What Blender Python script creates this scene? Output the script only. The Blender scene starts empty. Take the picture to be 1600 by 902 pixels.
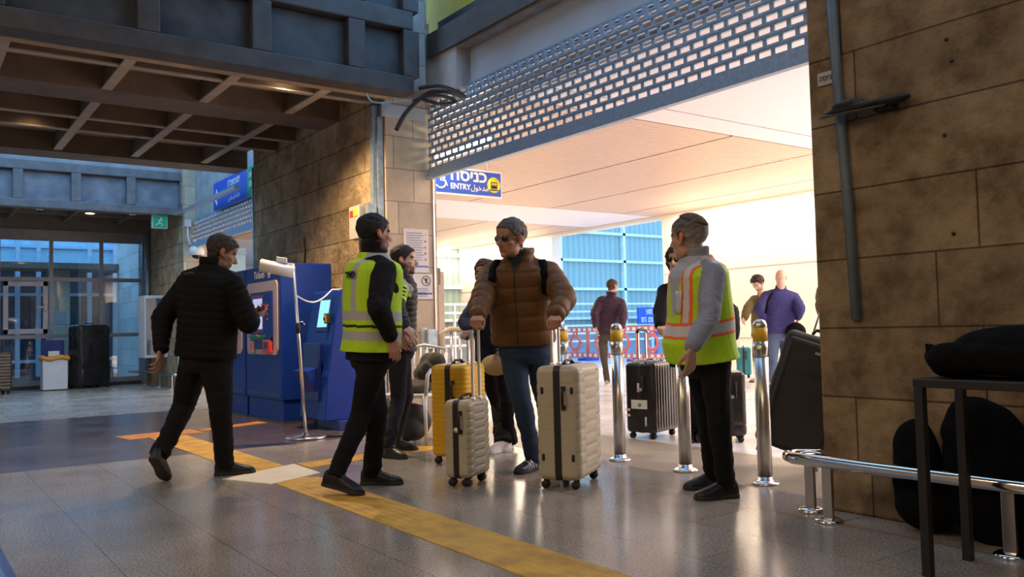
import bpy, bmesh, math, random
import numpy as np
from mathutils import Vector, Matrix
random.seed(7); RNG = np.random.RandomState(7)
PI = math.pi
S = bpy.context.scene; COL = S.collection

# ------------------------------------------------------------------ camera
FOC = 1325.; PCX, PCY = 800., 451.; CH = 1.02
_yaw = math.atan(955/1320.); _roll = 0.024; _pitch = math.atan(62/FOC)
cf = np.array([-math.cos(_yaw)*math.cos(_pitch), math.sin(_yaw)*math.cos(_pitch), math.sin(_pitch)])
_r = np.cross(cf, [0, 0, 1]); _r /= np.linalg.norm(_r); _u = np.cross(_r, cf)
cr = math.cos(_roll)*_r - math.sin(_roll)*_u; cu = math.cos(_roll)*_u + math.sin(_roll)*_r
CO = np.array([0, 0, CH])
HR = np.array([_r[0], _r[1], 0.]); HF = np.array([cf[0], cf[1], 0.]); HF /= np.linalg.norm(HF)
cd = bpy.data.cameras.new('camera'); cam = bpy.data.objects.new('camera', cd); COL.objects.link(cam)
cd.sensor_width = 36; cd.lens = 36*FOC/1600; cd.clip_start = .05; cd.clip_end = 300
_m = Matrix(((cr[0], cu[0], -cf[0]), (cr[1], cu[1], -cf[1]), (cr[2], cu[2], -cf[2]))).to_4x4()
_m.translation = CO; cam.matrix_world = _m; S.camera = cam

def ray(x, y):
    return cf + cr*(x-PCX)/FOC - cu*(y-PCY)/FOC
def P(x, y, d): return CO + ray(x, y)*d
def G(x, y, z=0.):
    r = ray(x, y); return CO + r*(z-CH)/r[2]
def PY(x, y, Y):
    r = ray(x, y); return CO + r*Y/r[1]
def PX(x, y, X):
    r = ray(x, y); return CO + r*X/r[0]
def depth(p): return float((np.array(p)-CO) @ cf)

# ------------------------------------------------------------------ view, world, large lights
S.view_settings.view_transform = 'Standard'; S.view_settings.look = 'None'
S.view_settings.exposure = 0.0; S.view_settings.gamma = 1.0; S.view_settings.use_curve_mapping = False
W = bpy.data.worlds.new('world'); S.world = W; W.use_nodes = True
_bg = W.node_tree.nodes['Background']; _bg.inputs[0].default_value = (.31, .60, 1.0, 1); _bg.inputs[1].default_value = SKY = 2.6

def area(name, loc, size, power, color, rot=(0, 0, 0), sy=None):
    l = bpy.data.lights.new(name, 'AREA'); l.energy = power; l.color = color; l.shape = 'RECTANGLE'
    l.size = size; l.size_y = sy or size
    o = bpy.data.objects.new(name, l); o.location = loc; o.rotation_euler = rot; COL.objects.link(o); return o
WARM = (1, .86, .70); NEUT = (1, .87, .86)
# warm concourse lights under the roof behind the photographer
area('concourse_light', (1.0, -2.0, 5.2), 3.0, 150, (1, .74, .50), sy=5.0)
area('concourse_light', (-4.5, -3.0, 5.2), 1.5, 150, (1, .74, .50), sy=4.0)
# fill lights added to brighten the hall, no fixtures (behind the near wall, behind the pillar, deep in the hall)
area('hall_fill_light', (-1.4, 8.6, 3.45), 4.0, 440, NEUT, sy=4.6)
area('hall_fill_light', (-14.9, 9.6, 3.45), 2.2, 330, WARM, sy=5.0)
area('hall_fill_light', (-4.6, 12.0, 3.45), 2.0, 300, NEUT, sy=2.4)
# cove lights that graze the hall ceiling along the far wall
for x_, l_, p_ in ((-9.6, 7.0, 150), (-4.0, 3.6, 80), (-20.0, 4.6, 130)):
    area('hall_wall_washer', (x_, 13.5, 3.48), l_, p_, WARM, sy=.25)
    area('hall_cove_light', (x_, 13.2, 2.6), l_*.8, p_*.28, WARM, (math.radians(180), 0, 0), sy=.3)

# ------------------------------------------------------------------ materials
def mat(name, c, rough=.6, metal=0., vary=.12, scale=6., bump=0., bscale=60., emit=0., ecol=None, attr=None, spec=.5, alpha=1., trans=0.):
    m = bpy.data.materials.new(name); m.use_nodes = True; nt = m.node_tree; N = nt.nodes; L = nt.links
    b = N['Principled BSDF']; b.inputs['Roughness'].default_value = rough; b.inputs['Metallic'].default_value = metal
    b.inputs['Specular IOR Level'].default_value = spec
    tc = N.new('ShaderNodeTexCoord'); nz = N.new('ShaderNodeTexNoise'); nz.inputs['Scale'].default_value = scale; nz.inputs['Detail'].default_value = 4
    L.new(tc.outputs['Object'], nz.inputs['Vector'])
    mr = N.new('ShaderNodeMapRange'); mr.inputs[1].default_value = .3; mr.inputs[2].default_value = .7
    mr.inputs[3].default_value = 1-vary; mr.inputs[4].default_value = 1+vary
    L.new(nz.outputs[0], mr.inputs[0])
    mx = N.new('ShaderNodeMix'); mx.data_type = 'RGBA'; mx.blend_type = 'MULTIPLY'; mx.inputs[0].default_value = 1
    if attr:
        at = N.new('ShaderNodeAttribute'); at.attribute_name = attr; L.new(at.outputs['Color'], mx.inputs[6])
    else: mx.inputs[6].default_value = (*c, 1)
    L.new(mr.outputs[0], mx.inputs[7]); L.new(mx.outputs[2], b.inputs['Base Color'])
    if bump:
        n2 = N.new('ShaderNodeTexNoise'); n2.inputs['Scale'].default_value = bscale; n2.inputs['Detail'].default_value = 5
        L.new(tc.outputs['Object'], n2.inputs['Vector'])
        bp = N.new('ShaderNodeBump'); bp.inputs['Strength'].default_value = min(1, bump); bp.inputs['Distance'].default_value = .01
        L.new(n2.outputs[0], bp.inputs['Height']); L.new(bp.outputs[0], b.inputs['Normal'])
    if emit:
        b.inputs['Emission Color'].default_value = (*(ecol or c), 1); b.inputs['Emission Strength'].default_value = emit
    if trans: b.inputs['Transmission Weight'].default_value = trans
    return m

def glass(name, tint, a=.25, rough=.02):
    m = bpy.data.materials.new(name); m.use_nodes = True; nt = m.node_tree; N = nt.nodes; L = nt.links
    for n in list(N):
        if n.type == 'BSDF_PRINCIPLED': N.remove(n)
    out = [n for n in N if n.type == 'OUTPUT_MATERIAL'][0]
    t = N.new('ShaderNodeBsdfTransparent'); t.inputs[0].default_value = (*tint, 1)
    g = N.new('ShaderNodeBsdfGlossy'); g.inputs['Roughness'].default_value = rough
    fr = N.new('ShaderNodeFresnel'); fr.inputs[0].default_value = 1.5
    mp = N.new('ShaderNodeMapRange'); mp.inputs[3].default_value = a; mp.inputs[4].default_value = 1; L.new(fr.outputs[0], mp.inputs[0])
    mx = N.new('ShaderNodeMixShader'); L.new(mp.outputs[0], mx.inputs[0]); L.new(t.outputs[0], mx.inputs[1]); L.new(g.outputs[0], mx.inputs[2])
    L.new(mx.outputs[0], out.inputs[0]); return m

def stone(name, c1, c2, cw=1.1, chh=.365, zoff=0., axis='x', bump=.5, pit=22., dark=.35, offs=0.):
    """ashlar blocks: brick joints, mottled colour, chiselled bump"""
    m = bpy.data.materials.new(name); m.use_nodes = True; nt = m.node_tree; N = nt.nodes; L = nt.links
    b = N['Principled BSDF']; b.inputs['Roughness'].default_value = .85; b.inputs['Specular IOR Level'].default_value = .25
    ge = N.new('ShaderNodeNewGeometry'); sp = N.new('ShaderNodeSeparateXYZ'); L.new(ge.outputs['Position'], sp.inputs[0])
    cb = N.new('ShaderNodeCombineXYZ')
    ax = N.new('ShaderNodeMath'); ax.operation = 'ADD'; ax.inputs[1].default_value = offs; L.new(sp.outputs['X' if axis == 'x' else 'Y'], ax.inputs[0])
    az = N.new('ShaderNodeMath'); az.operation = 'ADD'; az.inputs[1].default_value = zoff; L.new(sp.outputs['Z'], az.inputs[0])
    L.new(ax.outputs[0], cb.inputs[0]); L.new(az.outputs[0], cb.inputs[1])
    br = N.new('ShaderNodeTexBrick'); br.inputs['Scale'].default_value = 1; br.inputs['Brick Width'].default_value = cw; br.inputs['Row Height'].default_value = chh
    br.inputs['Mortar Size'].default_value = .006; br.inputs['Mortar Smooth'].default_value = .4; br.offset = .42; br.squash = .8; br.squash_frequency = 3
    br.inputs['Color1'].default_value = (.82, .82, .82, 1); br.inputs['Color2'].default_value = (1.1, 1.08, 1.05, 1); br.inputs['Mortar'].default_value = (dark, dark*.9, dark*.8, 1)
    L.new(cb.outputs[0], br.inputs['Vector'])
    n1 = N.new('ShaderNodeTexNoise'); n1.inputs['Scale'].default_value = 3.2; n1.inputs['Detail'].default_value = 8; n1.inputs['Roughness'].default_value = .7
    L.new(ge.outputs['Position'], n1.inputs['Vector'])
    cr_ = N.new('ShaderNodeValToRGB'); cr_.color_ramp.elements[0].position = .36; cr_.color_ramp.elements[0].color = (*c2, 1)
    cr_.color_ramp.elements[1].position = .62; cr_.color_ramp.elements[1].color = (*c1, 1); L.new(n1.outputs[0], cr_.inputs[0])
    mx = N.new('ShaderNodeMix'); mx.data_type = 'RGBA'; mx.blend_type = 'MULTIPLY'; mx.inputs[0].default_value = 1
    L.new(cr_.outputs[0], mx.inputs[6]); L.new(br.outputs['Color'], mx.inputs[7]); L.new(mx.outputs[2], b.inputs['Base Color'])
    n2 = N.new('ShaderNodeTexNoise'); n2.inputs['Scale'].default_value = pit; n2.inputs['Detail'].default_value = 6; n2.inputs['Roughness'].default_value = .65
    L.new(ge.outputs['Position'], n2.inputs['Vector'])
    ad = N.new('ShaderNodeMath'); ad.operation = 'MULTIPLY_ADD'; ad.inputs[1].default_value = -.8; L.new(br.outputs['Fac'], ad.inputs[0]); L.new(n2.outputs[0], ad.inputs[2])
    bp = N.new('ShaderNodeBump'); bp.inputs['Strength'].default_value = bump; bp.inputs['Distance'].default_value = .05 if bump > .9 else .03
    L.new(ad.outputs[0], bp.inputs['Height']); L.new(bp.outputs[0], b.inputs['Normal'])
    return m

def floor_mat(name, c1, c2, rough, tile=(1.0, .505), seam=(.08, .07, .06), spk=85., off=(0, 0), seams=.0028, con=.14):
    m = bpy.data.materials.new(name); m.use_nodes = True; nt = m.node_tree; N = nt.nodes; L = nt.links
    b = N['Principled BSDF']; b.inputs['Specular IOR Level'].default_value = .5
    ge = N.new('ShaderNodeNewGeometry'); mp = N.new('ShaderNodeMapping'); mp.inputs['Location'].default_value = (off[0], off[1], 0); L.new(ge.outputs['Position'], mp.inputs[0])
    br = N.new('ShaderNodeTexBrick'); br.inputs['Scale'].default_value = 1; br.inputs['Brick Width'].default_value = tile[0]; br.inputs['Row Height'].default_value = tile[1]
    br.inputs['Mortar Size'].default_value = seams; br.inputs['Mortar Smooth'].default_value = .2; br.offset = .5
    br.inputs['Color1'].default_value = (.96, .96, .96, 1); br.inputs['Color2'].default_value = (1.03, 1.03, 1.03, 1); br.inputs['Mortar'].default_value = (.5, .46, .4, 1)
    L.new(mp.outputs[0], br.inputs['Vector'])
    n1 = N.new('ShaderNodeTexNoise'); n1.inputs['Scale'].default_value = spk; n1.inputs['Detail'].default_value = 2; L.new(ge.outputs['Position'], n1.inputs['Vector'])
    n3 = N.new('ShaderNodeTexNoise'); n3.inputs['Scale'].default_value = 1.6; n3.inputs['Detail'].default_value = 6; n3.inputs['Roughness'].default_value = .65; L.new(ge.outputs['Position'], n3.inputs['Vector'])
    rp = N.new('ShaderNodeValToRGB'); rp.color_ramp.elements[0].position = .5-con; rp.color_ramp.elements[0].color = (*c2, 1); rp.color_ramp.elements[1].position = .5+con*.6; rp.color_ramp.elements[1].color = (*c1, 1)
    L.new(n1.outputs[0], rp.inputs[0])
    m1 = N.new('ShaderNodeMix'); m1.data_type = 'RGBA'; m1.blend_type = 'MULTIPLY'; m1.inputs[0].default_value = 1; L.new(rp.outputs[0], m1.inputs[6]); L.new(br.outputs['Color'], m1.inputs[7])
    mr = N.new('ShaderNodeMapRange'); mr.inputs[1].default_value = .3; mr.inputs[2].default_value = .7; mr.inputs[3].default_value = .8; mr.inputs[4].default_value = 1.15; L.new(n3.outputs[0], mr.inputs[0])
    m2 = N.new('ShaderNodeMix'); m2.data_type = 'RGBA'; m2.blend_type = 'MULTIPLY'; m2.inputs[0].default_value = 1; L.new(m1.outputs[2], m2.inputs[6]); L.new(mr.outputs[0], m2.inputs[7])
    L.new(m2.outputs[2], b.inputs['Base Color'])
    r2 = N.new('ShaderNodeMapRange'); r2.inputs[1].default_value = .3; r2.inputs[2].default_value = .7; r2.inputs[3].default_value = rough*.8; r2.inputs[4].default_value = rough*1.35; L.new(n3.outputs[0], r2.inputs[0]); L.new(r2.outputs[0], b.inputs['Roughness'])
    bp = N.new('ShaderNodeBump'); bp.inputs['Strength'].default_value = .05; bp.inputs['Distance'].default_value = .004; L.new(n1.outputs[0], bp.inputs['Height']); L.new(bp.outputs[0], b.inputs['Normal'])
    return m

def tread(name, c1, c2, freq=120., axis='y'):
    """fine ribbed stripes across a strip"""
    m = mat(name, c1, .5); nt = m.node_tree; N = nt.nodes; L = nt.links; b = N['Principled BSDF']
    ge = N.new('ShaderNodeNewGeometry'); w = N.new('ShaderNodeTexWave'); w.bands_direction = 'Y' if axis == 'y' else 'X'; w.inputs['Scale'].default_value = freq/20
    L.new(ge.outputs['Position'], w.inputs['Vector'])
    n = N.new('ShaderNodeTexNoise'); n.inputs['Scale'].default_value = 7; n.inputs['Detail'].default_value = 7; L.new(ge.outputs['Position'], n.inputs['Vector'])
    r = N.new('ShaderNodeValToRGB'); r.color_ramp.elements[0].position = .35; r.color_ramp.elements[0].color = (*c2, 1); r.color_ramp.elements[1].position = .6; r.color_ramp.elements[1].color = (*c1, 1)
    L.new(n.outputs[0], r.inputs[0]); L.new(r.outputs[0], b.inputs['Base Color'])
    bp = N.new('ShaderNodeBump'); bp.inputs['Strength'].default_value = .5; bp.inputs['Distance'].default_value = .004; L.new(w.outputs[1], bp.inputs['Height']); L.new(bp.outputs[0], b.inputs['Normal'])
    return m

M = {}
M['steel'] = mat('steel', (.62, .6, .57), .28, 1, .06)
M['chrome'] = mat('chrome', (.75, .73, .7), .12, 1, .04)
M['alu'] = mat('alu', (.72, .72, .72), .35, .9, .05)
M['galv'] = mat('galv', (.36, .44, .50), .45, .5, .2, 14)
M['shutter'] = mat('shutter', (.34, .44, .56), .42, .35, .15, 30)
M['dmetal'] = mat('dmetal', (.062, .060, .060), .55, .1, .3, 5, .15, 30)
M['dpanel'] = mat('dpanel', (.060, .070, .080), .6, .1, .35, 4, .2, 20)
M['fmetal'] = mat('fmetal', (.15, .145, .15), .55, .1, .25, 5, .1, 30)
M['fpanel'] = mat('fpanel', (.20, .21, .24), .55, .1, .3, 4, .15, 20)
M['soffit'] = mat('soffit', (.36, .26, .17), .75, 0, .18, 3, .1, 20)
M['sofbeam'] = mat('sofbeam', (.16, .12, .09), .7, 0, .15, 4)
M['black'] = mat('black', (.012, .012, .013), .5, 0, .1)
M['blackgloss'] = mat('blackgloss', (.010, .010, .011), .18, 0, .1)
M['rubber'] = mat('rubber', (.02, .02, .02), .7)
M['white'] = mat('white', (.80, .79, .77), .45, 0, .04)
M['whiteplastic'] = mat('whiteplastic', (.78, .77, .75), .35, 0, .04)
M['concrete'] = mat('concrete', (.30, .30, .31), .8, 0, .18, 5, .2, 40)
M['bluepaint'] = mat('bluepaint', (.006, .034, .27), .42, 0, .08, spec=.3)
M['bluedark'] = mat('bluedark', (.010, .03, .17), .4, 0, .08)
M['signblue'] = mat('signblue', (.02, .085, .50), .4, 0, .04)
M['signgreen'] = mat('signgreen', (.0, .30, .17), .4, 0, .04)
M['yellowpaint'] = mat('yellowpaint', (.85, .50, .03), .45, 0, .12, 30)
M['red'] = mat('red', (.75, .05, .035), .4, 0, .06)
M['flange'] = mat('flange', (.42, .35, .28), .7, 0, .12)
M['beam'] = mat('beam', (.10, .085, .075), .6, 0, .2)

# ------------------------------------------------------------------ mesh helpers
def nrm(v):
    v = np.array(v, float); return v/(np.linalg.norm(v)+1e-12)
def frame(d, up=(0, 0, 1)):
    d = nrm(d); up = np.array(up, float)
    if abs(d @ nrm(up)) > .98: up = np.array([1., 0, 0])
    x = nrm(np.cross(d, up)); y = np.cross(x, d); return x, y, d
def rotz(a):
    c, s = math.cos(a), math.sin(a); return np.array([[c, -s, 0], [s, c, 0], [0, 0, 1.]])

class MB:
    def __init__(s): s.v = []; s.f = []; s.m = []; s.sm = []
    def add(s, vs, fs, mi=0, smooth=False):
        o = len(s.v); s.v += [tuple(map(float, p)) for p in vs]; s.f += [tuple(i+o for i in f) for f in fs]
        s.m += [mi]*len(fs); s.sm += [smooth]*len(fs); return s
    def box(s, lo, hi, mi=0, R=None, c=(0, 0, 0)):
        lo, hi = np.minimum(lo, hi), np.maximum(lo, hi)
        vs = np.array([[(lo, hi)[i & 1][0], (lo, hi)[i >> 1 & 1][1], (lo, hi)[i >> 2 & 1][2]] for i in range(8)], float)
        if R is not None: vs = vs @ np.array(R).T + np.array(c)
        return s.add(vs, [(0, 2, 3, 1), (4, 5, 7, 6), (0, 1, 5, 4), (2, 6, 7, 3), (0, 4, 6, 2), (1, 3, 7, 5)], mi)
    def cbox(s, c, sz, mi=0, R=None):
        h = np.array(sz)/2.
        if R is None: return s.box(np.array(c)-h, np.array(c)+h, mi)
        return s.box(-h, h, mi, R, c)
    def loft(s, rings, mi=0, smooth=True, cap=True, closed=False):
        n = len(rings[0]); o = []
        for r in rings: o += list(r)
        f = []
        for k in range(len(rings)-1 + (1 if closed else 0)):
            a, b = k*n, ((k+1) % len(rings))*n
            for i in range(n):
                j = (i+1) % n; f.append((a+i, a+j, b+j, b+i))
        if cap and not closed:
            f.append(tuple(range(n-1, -1, -1))); e = (len(rings)-1)*n; f.append(tuple(range(e, e+n)))
        return s.add(o, f, mi, smooth)
    def cyl(s, p0, p1, r0, r1=None, n=16, mi=0, smooth=True):
        r1 = r0 if r1 is None else r1; p0 = np.array(p0, float); p1 = np.array(p1, float); x, y, d = frame(p1-p0)
        A = [2*PI*i/n for i in range(n)]
        return s.loft([[p0+(x*math.cos(a)+y*math.sin(a))*r0 for a in A], [p1+(x*math.cos(a)+y*math.sin(a))*r1 for a in A]], mi, smooth)
    def tube(s, path, r, n=10, mi=0, closed=False):
        pts = [np.array(p, float) for p in path]; N = len(pts); rings = []; x = None
        for i, p in enumerate(pts):
            a = pts[(i-1) % N] if (closed or i) else pts[0]; b = pts[(i+1) % N] if (closed or i < N-1) else pts[-1]
            d = nrm(b-a)
            if x is None: x, y, _ = frame(d)
            x = nrm(x-d*(x@d)); y = np.cross(d, x); rr = r[i] if hasattr(r, '__len__') else r
            rings.append([p+(x*math.cos(2*PI*k/n)+y*math.sin(2*PI*k/n))*rr for k in range(n)])
        return s.loft(rings, mi, True, True, closed)
    def capsule(s, p0, p1, r0, r1, n=14, k=4, mi=0):
        p0 = np.array(p0, float); p1 = np.array(p1, float)
        if np.linalg.norm(p1-p0) < 1e-5: p1 = p0+np.array([0, 0, 1e-4])
        x, y, d = frame(p1-p0); rings = []
        for i in range(k+1):
            a = PI/2*(1-i/k)*.999; rings.append((p0-d*r0*math.sin(a), r0*math.cos(a)))
        for i in range(k+1):
            a = PI/2*(i/k)*.999; rings.append((p1+d*r1*math.sin(a), r1*math.cos(a)))
        return s.loft([[c+(x*math.cos(2*PI*i/n)+y*math.sin(2*PI*i/n))*max(q, 1e-4) for i in range(n)] for c, q in rings], mi)
    def ell(s, c, r, R=None, n=20, k=12, mi=0):
        c = np.array(c, float); r = np.array(r, float); R = np.eye(3) if R is None else np.array(R); rings = []
        for j in range(k+1):
            t = -PI/2+PI*j/k; t *= .995
            rings.append([c+R@(r*np.array([math.cos(t)*math.cos(2*PI*i/n), math.cos(t)*math.sin(2*PI*i/n), math.sin(t)])) for i in range(n)])
        return s.loft(rings, mi)
    def lathe(s, prof, c=(0, 0, 0), n=24, mi=0, R=None):
        c = np.array(c, float); R = np.eye(3) if R is None else R
        return s.loft([[c+R@np.array([r*math.cos(2*PI*i/n), r*math.sin(2*PI*i/n), z]) for i in range(n)] for r, z in prof], mi)
    def prism(s, poly, h, axis=2, base=0., mi=0, T=None):
        """polygon (2D) extruded along an axis"""
        def mk(p, t):
            q = [0, 0, 0]; o = [i for i in range(3) if i != axis]; q[o[0]] = p[0]; q[o[1]] = p[1]; q[axis] = t; q = np.array(q, float)
            return T(q) if T else q
        n = len(poly); vs = [mk(p, base) for p in poly]+[mk(p, base+h) for p in poly]
        fs = [tuple(range(n-1, -1, -1)), tuple(range(n, 2*n))]+[(i, (i+1) % n, n+(i+1) % n, n+i) for i in range(n)]
        return s.add(vs, fs, mi)
    def mesh(s, name):
        me = bpy.data.meshes.new(name); me.from_pydata(s.v, [], s.f)
        me.polygons.foreach_set('material_index', s.m); me.polygons.foreach_set('use_smooth', s.sm)
        bm = bmesh.new(); bm.from_mesh(me); bmesh.ops.recalc_face_normals(bm, faces=bm.faces); bm.to_mesh(me); bm.free()
        return me
    def build(s, name, mats, parent=None, bevel=0., seg=2):
        return link(name, s.mesh(name), mats, parent, bevel, seg)

def bevel_mesh(me, w, seg=2, ang=35):
    bm = bmesh.new(); bm.from_mesh(me)
    es = [e for e in bm.edges if len(e.link_faces) == 2 and e.calc_face_angle(0) > math.radians(ang)]
    bmesh.ops.bevel(bm, geom=es, offset=w, segments=seg, profile=.5, affect='EDGES', clamp_overlap=True)
    bm.to_mesh(me); bm.free()
def link(name, me, mats, parent=None, bevel=0., seg=2):
    if bevel: bevel_mesh(me, bevel, seg)
    mats = mats if isinstance(mats, (list, tuple)) else [mats]
    for m in mats: me.materials.append(M[m] if isinstance(m, str) else m)
    o = bpy.data.objects.new(name, me); COL.objects.link(o)
    if parent is not None: o.parent = parent
    return o
def tag(o, label=None, cat=None, group=None, kind=None):
    if label: o['label'] = label
    if cat: o['category'] = cat
    if group: o['group'] = group
    if kind: o['kind'] = kind
    return o
def empty(name, loc, rz=0, label=None, cat=None, group=None, R=None):
    o = bpy.data.objects.new(name, None); COL.objects.link(o); o.location = [float(t) for t in loc]; o.empty_display_size = .1
    if R is not None:
        o.rotation_euler = Matrix([list(map(float, r)) for r in R]).to_euler()
    else: o.rotation_euler = (0, 0, rz)
    return tag(o, label, cat, group)
def struct(name, mb, mats, bevel=0.): return tag(mb.build(name, mats, None, bevel), kind='structure')
def copy_tree(o, parent=None):
    c = o.copy(); COL.objects.link(c); c.parent = parent
    for ch in list(o.children): copy_tree(ch, c)
    return c
def rbox(w, d, h, r, seg=5):
    """rounded box centred at origin"""
    bm = bmesh.new(); bmesh.ops.create_cube(bm, size=1); bmesh.ops.scale(bm, vec=(w, d, h), verts=bm.verts)
    bmesh.ops.bevel(bm, geom=list(bm.edges), offset=r, segments=seg, profile=.5, affect='EDGES')
    v = np.array([q.co[:] for q in bm.verts]); f = [[q.index for q in p.verts] for p in bm.faces]; bm.free(); return v, f

def text_mesh(txt, size, mb, T, mi=0, depth=.004, align='CENTER', bold=0.):
    """text laid out flat, thickened, and mapped with T(np3)->np3"""
    cu_ = bpy.data.curves.new('t', 'FONT'); cu_.body = txt; cu_.size = size; cu_.extrude = depth/2; cu_.align_x = align; cu_.align_y = 'CENTER'; cu_.resolution_u = 3
    cu_.offset = bold
    o = bpy.data.objects.new('t', cu_); COL.objects.link(o); bpy.context.view_layer.update()
    me = bpy.data.meshes.new_from_object(o.evaluated_get(bpy.context.evaluated_depsgraph_get()))
    vs = [T(np.array(v.co[:])) for v in me.vertices]; fs = [tuple(p.vertices) for p in me.polygons]
    bpy.data.objects.remove(o); bpy.data.curves.remove(cu_); bpy.data.meshes.remove(me)
    mb.add(vs, fs, mi); return mb

def remesh(mb, voxel, smooth=3, name='m'):
    me = mb.mesh('tmp'); o = bpy.data.objects.new('tmp', me); COL.objects.link(o)
    r = o.modifiers.new('r', 'REMESH'); r.mode = 'VOXEL'; r.voxel_size = voxel; r.adaptivity = 0
    if smooth:
        q = o.modifiers.new('s', 'SMOOTH'); q.factor = .5; q.iterations = smooth
    bpy.context.view_layer.update()
    out = bpy.data.meshes.new_from_object(o.evaluated_get(bpy.context.evaluated_depsgraph_get()))
    bpy.data.objects.remove(o); bpy.data.meshes.remove(me); out.name = name
    out.materials.clear(); out.polygons.foreach_set('use_smooth', [True]*len(out.polygons)); return out
def vco(me):
    a = np.empty(len(me.vertices)*3); me.vertices.foreach_get('co', a); return a.reshape(-1, 3)
def vno(me):
    a = np.empty(len(me.vertices)*3); me.vertex_normals.foreach_get('vector', a); return a.reshape(-1, 3)
def setco(me, a): me.vertices.foreach_set('co', a.ravel()); me.update()
def paint(me, cols):
    at = me.color_attributes.new('col', 'FLOAT_COLOR', 'POINT'); a = np.ones((len(me.vertices), 4)); a[:, :3] = cols; at.data.foreach_set('color', a.ravel())
_NF = [(nrm(RNG.randn(3))*RNG.uniform(.6, 1.6), RNG.uniform(0, 6.28)) for _ in range(18)]
def noise(p, f=1.):
    s = np.zeros(len(p))
    for k, (d, ph) in enumerate(_NF):
        s += np.sin(p@d*f*6.28*(1+.0*k)+ph+1.7*np.sin(p@d[[1, 2, 0]]*f*3.+ph*2))
    return s/6.
def sst(a, b, x): t = np.clip((x-a)/(b-a), 0, 1); return t*t*(3-2*t)
# ------------------------------------------------------------------ structure
YT = 4.25; XC = -8.34; YS = 4.9; ZC = 3.5      # textured wall plane, pillar end face, shutter plane, hall ceiling
M['floor'] = floor_mat('floor_terrazzo', (.375, .335, .285), (.19, .170, .147), .17, off=(.06, .215))
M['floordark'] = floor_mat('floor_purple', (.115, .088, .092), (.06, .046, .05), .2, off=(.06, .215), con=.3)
M['floorfar'] = floor_mat('floor_far', (.42, .38, .33), (.27, .245, .21), .25, off=(.06, .215))
M['floorthr'] = floor_mat('floor_threshold', (.40, .34, .26), (.24, .2, .15), .4, (1.2, .54), spk=60, off=(0, 0), con=.18)
M['floorhall'] = floor_mat('floor_hall', (.82, .79, .78), (.74, .71, .70), .22, (.6, .6), off=(.0, .0))
def quad(mb, x0, x1, y0, y1, mi, z=0.): mb.add([(x0, y0, z), (x1, y0, z), (x1, y1, z), (x0, y1, z)], [(0, 1, 2, 3)], mi)
fl = MB()
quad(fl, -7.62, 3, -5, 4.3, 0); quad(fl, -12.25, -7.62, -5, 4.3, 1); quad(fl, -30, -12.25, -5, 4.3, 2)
quad(fl, -30, 3, 4.3, 5.36, 3); quad(fl, -30, 3, 5.36, 30, 4)
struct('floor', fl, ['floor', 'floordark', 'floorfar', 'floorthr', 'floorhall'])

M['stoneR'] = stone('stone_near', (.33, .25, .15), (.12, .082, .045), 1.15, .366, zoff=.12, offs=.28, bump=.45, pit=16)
M['stoneT'] = stone('stone_chiselled', (.58, .45, .28), (.30, .215, .12), 1.3, .366, zoff=.11, offs=.3, bump=1.0, pit=9)
M['stoneE'] = stone('stone_smooth', (.60, .50, .38), (.48, .39, .29), .6, .366, zoff=.1, axis='y', bump=.12, pit=40, dark=.5, offs=.1)
M['stoneU'] = stone('stone_upper', (.44, .42, .40), (.32, .30, .28), .8, .366, zoff=.1, axis='y', bump=.2, pit=30, dark=.5)
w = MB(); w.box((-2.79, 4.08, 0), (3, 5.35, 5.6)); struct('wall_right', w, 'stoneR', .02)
# pillar: chiselled long face, smooth end face
w = MB(); w.box((-12.35, YT, 0), (XC-.11, 5.0, 4.6)); struct('wall_center', w, 'stoneT')
w = MB(); w.box((XC-.10, YT+.10, 0), (XC, 4.99, 3.66)); struct('wall_center_end', w, 'stoneE', .008)
w = MB(); w.box((-9.2, 4.62, 3.66), (-8.0, 4.68, 6.0)); w.box((-9.2, 4.68, 3.66), (-8.5, 5.0, 6.0)); struct('wall_upper', w, 'stoneU')
w = MB(); w.box((-20, 4.42, 0), (-16.98, 5.2, 4.6)); struct('wall_left', w, 'stoneT')
w = MB(); w.box((-16.97, 4.44, 0), (-16.9, 5.2, 4.6)); struct('wall_left_end', w, 'stoneE')
# hall shell
M['wallhall'] = mat('wallhall', (.82, .76, .66), .7, 0, .03, 3)
M['ceilwhite'] = mat('ceilwhite', (.80, .74, .76), .6, 0, .02)
w = MB(); w.box((-13.5, 14, 0), (3, 14.3, 3.7)); w.box((-30, 14, 0), (-17.5, 14.3, 3.7)); w.box((-17.5, 14, 3.42), (-13.5, 14.3, 3.7))
for zz in (.70, 2.14): w.box((-13.49, 13.992, zz), (3, 14, zz+.012), 1); w.box((-30, 13.992, zz), (-17.51, 14, zz+.012), 1)
M['joint'] = mat('joint', (.42, .34, .24), .8)
struct('wall_back', w, ['wallhall', 'joint'])
w = MB(); w.box((2.6, 5.36, 0), (3, 14, 3.7)); struct('wall_hall_right', w, 'wallhall')
w = MB(); w.box((-30.3, 5.0, 0), (-30, 14, 3.7)); struct('wall_hall_left', w, 'wallhall')
cl = MB(); cl.box((-30, 5.36, 3.62), (3, 14, 3.8)); struct('ceiling', cl, 'ceilwhite')
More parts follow.
